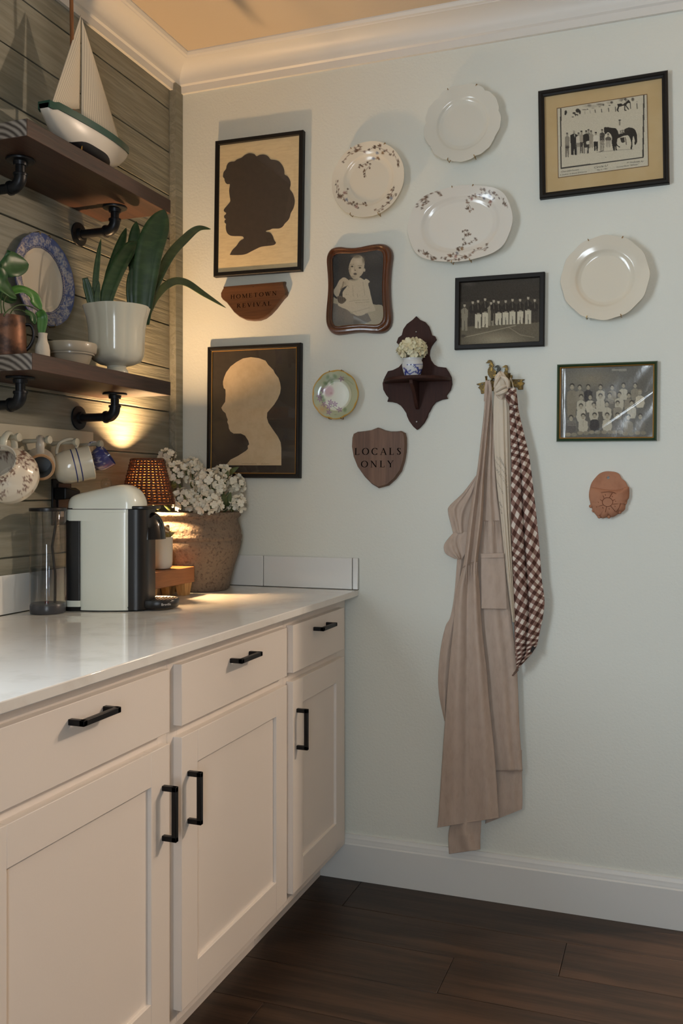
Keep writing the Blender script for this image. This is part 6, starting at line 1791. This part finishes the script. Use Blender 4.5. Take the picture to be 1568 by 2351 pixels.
drape('front_panel', DZ((640, 360), (632, 520), (612, 750), (578, 1050), (548, 1300), (520, 1450), (455, 1850), (400, 2300)) + EZ((212, 350), (190, 600), (160, 900), (140, 1150), (115, 1500), (85, 1950), (75, 2038)),
      DZ((692, 365), (694, 540), (672, 780), (645, 1080), (624, 1330), (616, 1480), (602, 1850), (552, 2300)) + EZ((380, 330), (396, 600), (430, 900), (450, 1150), (487, 1500), (514, 1900), (518, 1966)), t, m_linen, lambda v: .026 + .012 * v,
      [(.20, .15, .015, .1), (.50, .08, -.006, -.1), (.80, .14, .018, .05)], nu=54, nv=170)
drape('pocket', EZ((388, 68), (389, 180), (391, 320), (393, 462)), EZ((556, 64), (563, 180), (571, 320), (578, 466)), t, m_linen, .034, [(.5, .2, .004, 0)], nu=24, nv=50)
drape('pocket_hem', EZ((387, 66), (388, 98)), EZ((556, 62), (558, 96)), t, m_linen, .0365, [(.5, .2, .004, 0)], nu=16, nv=8)
m_stitch = mat('seam_thread', (140, 122, 108), .9)
def seam(pts, y):
    return tube([tuple(W(*p, -y)) for p in spline(pts, 6)], .0009, 5)
mesh('seam', join(seam(EZ((258, 168), (300, 140), (366, 118)), .050)), m_stitch, t)
mesh('seam', seam(DZ((610, 1862), (690, 1864), (780, 1862)), .034), m_stitch, t)
for k in range(7):
    a0 = 625 + k * 24
    mesh('gather', tube([tuple(W(*p, -.033)) for p in DZ((a0, 1868), (a0 + 2, 1950 + 30 * (k % 3)), (a0 + 5, 2060 + 40 * (k % 2)))], [.0013, .0010, .0003], 6), m_linen, t)
for k in range(6):
    a0, b0 = 268 + k * 18, 166 - k * 8
    mesh('gather', tube([tuple(W(*p, -.049)) for p in EZ((a0, b0), (a0 - 2, b0 + 60 + 20 * (k % 2)), (a0 - 6, b0 + 130))], [.0015, .0012, .0003], 6), m_linen, t)
mesh('neck_strap', join(tube([tuple(W(*p, -y)) for p, y in zip(DZ((648, 345), (640, 420), (636, 520), (634, 570)), (.040, .038, .034, .030))], [.004, .005, .005, .005], 10, flatten=.6),
                        tube([tuple(W(*p, -y)) for p, y in zip(DZ((668, 345), (684, 420), (688, 500), (686, 570)), (.040, .036, .032, .028))], [.004, .005, .005, .005], 10, flatten=.6)), m_linen, t)

# ---- cream tea towel, knotted on the middle hook
hk = HOOKS[1]
t = thing('tea_towel', 'cream knotted tea towel printed with handwriting, between apron and gingham towel', 'towel', (hk.x, -.02, hk.z))
m_tea = mat('cream_cotton', rough=.9, spec=.2, attr='Col', bump=((800, 800, 800), .3), bdist=.0006)
TEA = (216, 204, 186)
def script(P):
    for x0_, y0_, x1_, y1_ in ((785, 1175, 830, 1260), (755, 1165, 862, 1310), (735, 1205, 870, 1385), (745, 1290, 872, 1450), (752, 1310, 880, 1510), (755, 1420, 825, 1575), (782, 1650, 815, 1720), (775, 1690, 815, 1790)):
        n = 46
        pts = []
        for k in range(n):
            f_ = k / (n - 1)
            w_ = 7 * sin(k * 1.7) + 5 * sin(k * 2.9 + x0_)
            pts.append((x0_ + (x1_ - x0_) * f_ + w_ * .6, y0_ + (y1_ - y0_) * f_ - w_ * .6))
        for a in range(0, n - 4, 5):
            P.line(DZ(*pts[a:a + 4]), .35, (92, 88, 80), .75)
drape('cloth', DZ((735, 440), (722, 600), (720, 900), (735, 1200), (760, 1500), (800, 1850), (845, 2300)) + EZ((600, 430), (618, 560)),
      DZ((870, 440), (888, 700), (898, 1000), (903, 1300), (906, 1500), (912, 1850), (928, 2300)) + EZ((632, 430), (634, 560)), t, m_tea, .030, [(.25, .12, .006, .1), (.82, .06, .010, .0), (.68, .05, -.010, .0)], nu=44, nv=330, paint=(TEA, script))
kc = W(1150, 885, -.040)
def knot(u, v):
    a, b = 2 * pi * u, pi * v
    r = 1 + .10 * sin(3 * a + 5 * b) + .05 * sin(7 * a - 4 * b)
    return (kc.x + .0205 * r * sin(b) * cos(a), -.041 + .019 * r * sin(b) * sin(a), kc.z + .038 * cos(b) + .004 * sin(2 * a))
g = grid(knot, 48, 30)
mesh('knot', g, m_tea, t, cols=np.tile(np.array(TEA, float), (len(g[0]), 1)), smooth=80)
for k, (p0, p1, p2) in enumerate((((727, 420), (760, 330), (790, 295)), ((735, 470), (800, 420), (868, 400)), ((745, 500), (820, 470), (875, 440)), ((790, 300), (860, 340), (878, 430)))):
    pts = spline([tuple(W(*DZ(p0)[0], -.054)), tuple(W(*DZ(p1)[0], -.064)), tuple(W(*DZ(p2)[0], -.054))], 6)
    gg = tube(pts, [.002 + .0045 * sin(pi * i / (len(pts) - 1)) for i in range(len(pts))], 8)
    mesh('knot_fold', gg, m_tea, t, cols=np.tile(np.array(TEA, float), (len(gg[0]), 1)))

# ---- brown gingham towel
hk = HOOKS[2]
t = thing('gingham_towel', 'brown and white gingham towel hanging by a loop from the hook rack', 'towel', (hk.x, -.02, hk.z))
def gingham():
    m = bpy.data.materials.new('brown_gingham'); m.use_nodes = True
    nt = m.node_tree; b = nt.nodes['Principled BSDF']; b.inputs['Roughness'].default_value = .9; b.inputs['Specular IOR Level'].default_value = .2
    N, K = nt.nodes.new, nt.links.new
    uv = N('ShaderNodeUVMap'); mp = N('ShaderNodeMapping'); sx = N('ShaderNodeSeparateXYZ')
    mp.inputs['Rotation'].default_value = (0, 0, radians(38)); mp.inputs['Scale'].default_value = (46, 46, 46)
    K(uv.outputs[0], mp.inputs[0]); K(mp.outputs[0], sx.inputs[0])
    st = []
    for k in range(2):
        f_ = N('ShaderNodeMath'); f_.operation = 'FRACT'; K(sx.outputs[k], f_.inputs[0])
        l_ = N('ShaderNodeMath'); l_.operation = 'LESS_THAN'; l_.inputs[1].default_value = .5; K(f_.outputs[0], l_.inputs[0]); st.append(l_)
    ad = N('ShaderNodeMath'); ad.operation = 'ADD'; K(st[0].outputs[0], ad.inputs[0]); K(st[1].outputs[0], ad.inputs[1])
    hf = N('ShaderNodeMath'); hf.operation = 'MULTIPLY'; hf.inputs[1].default_value = .5; K(ad.outputs[0], hf.inputs[0])
    cr = N('ShaderNodeValToRGB'); cr.color_ramp.interpolation = 'CONSTANT'
    cr.color_ramp.elements[0].color = (*lin((222, 212, 200)), 1)
    cr.color_ramp.elements[1].position = .75; cr.color_ramp.elements[1].color = (*lin((84, 56, 48)), 1)
    e_ = cr.color_ramp.elements.new(.25); e_.color = (*lin((142, 112, 102)), 1)
    K(hf.outputs[0], cr.inputs[0]); K(cr.outputs[0], b.inputs['Base Color'])
    return m
m_ging = gingham()
drape('cloth', DZ((892, 500), (893, 700), (905, 1000), (913, 1250), (908, 1600), (915, 2100)) + EZ((620, 200), (628, 500), (634, 720), (640, 830), (648, 890)),
      DZ((972, 500), (992, 680), (1060, 970), (1110, 1200), (1160, 1600), (1207, 2050)) + EZ((826, 240), (846, 430), (808, 650), (776, 755), (656, 893)), t, m_ging, .036,
      [(.26, .12, .012, .0), (.48, .035, -.014, -.05), (.68, .13, .012, .05)], nu=44, nv=150, uv=True)
drape('gathered_top', DZ((905, 425), (850, 470), (842, 515), (890, 610)), DZ((960, 425), (968, 470), (974, 520), (985, 610)), t, m_ging, .046, [(.3, .1, .008, 0), (.7, .1, .008, 0)], nu=20, nv=24, uv=True)
m_ribbon = mat('cream_ribbon', (206, 196, 176), .8)
mesh('loop', join(tube([tuple(W(*p, -.046)) for p in DZ((903, 315), (893, 370), (896, 430))], .0014, 6), tube([tuple(W(*p, -.046)) for p in DZ((905, 315), (922, 370), (935, 430))], .0014, 6)), m_ribbon, t)
mesh('tie', join(tube([tuple(W(*p, -.036)) for p in EZ((650, 885), (655, 905), (640, 920), (615, 945))], .0022, 6), tube([tuple(W(*p, -.036)) for p in EZ((650, 885), (640, 910), (625, 930))], .0018, 6)), mat('brown_tie', (112, 90, 78), .9), t)
mesh('corner_tag', (lambda q_: ([tuple(W(*p, -.052)) for p in q_] + [tuple(W(*p, -.050)) for p in q_], [(0, 1, 2, 3), (4, 5, 6, 7), (0, 1, 5, 4), (1, 2, 6, 5), (2, 3, 7, 6), (3, 0, 4, 7)]))(EZ((738, 760), (762, 728), (782, 745), (758, 780))), mat('black_tag', (30, 26, 26), .8), t)
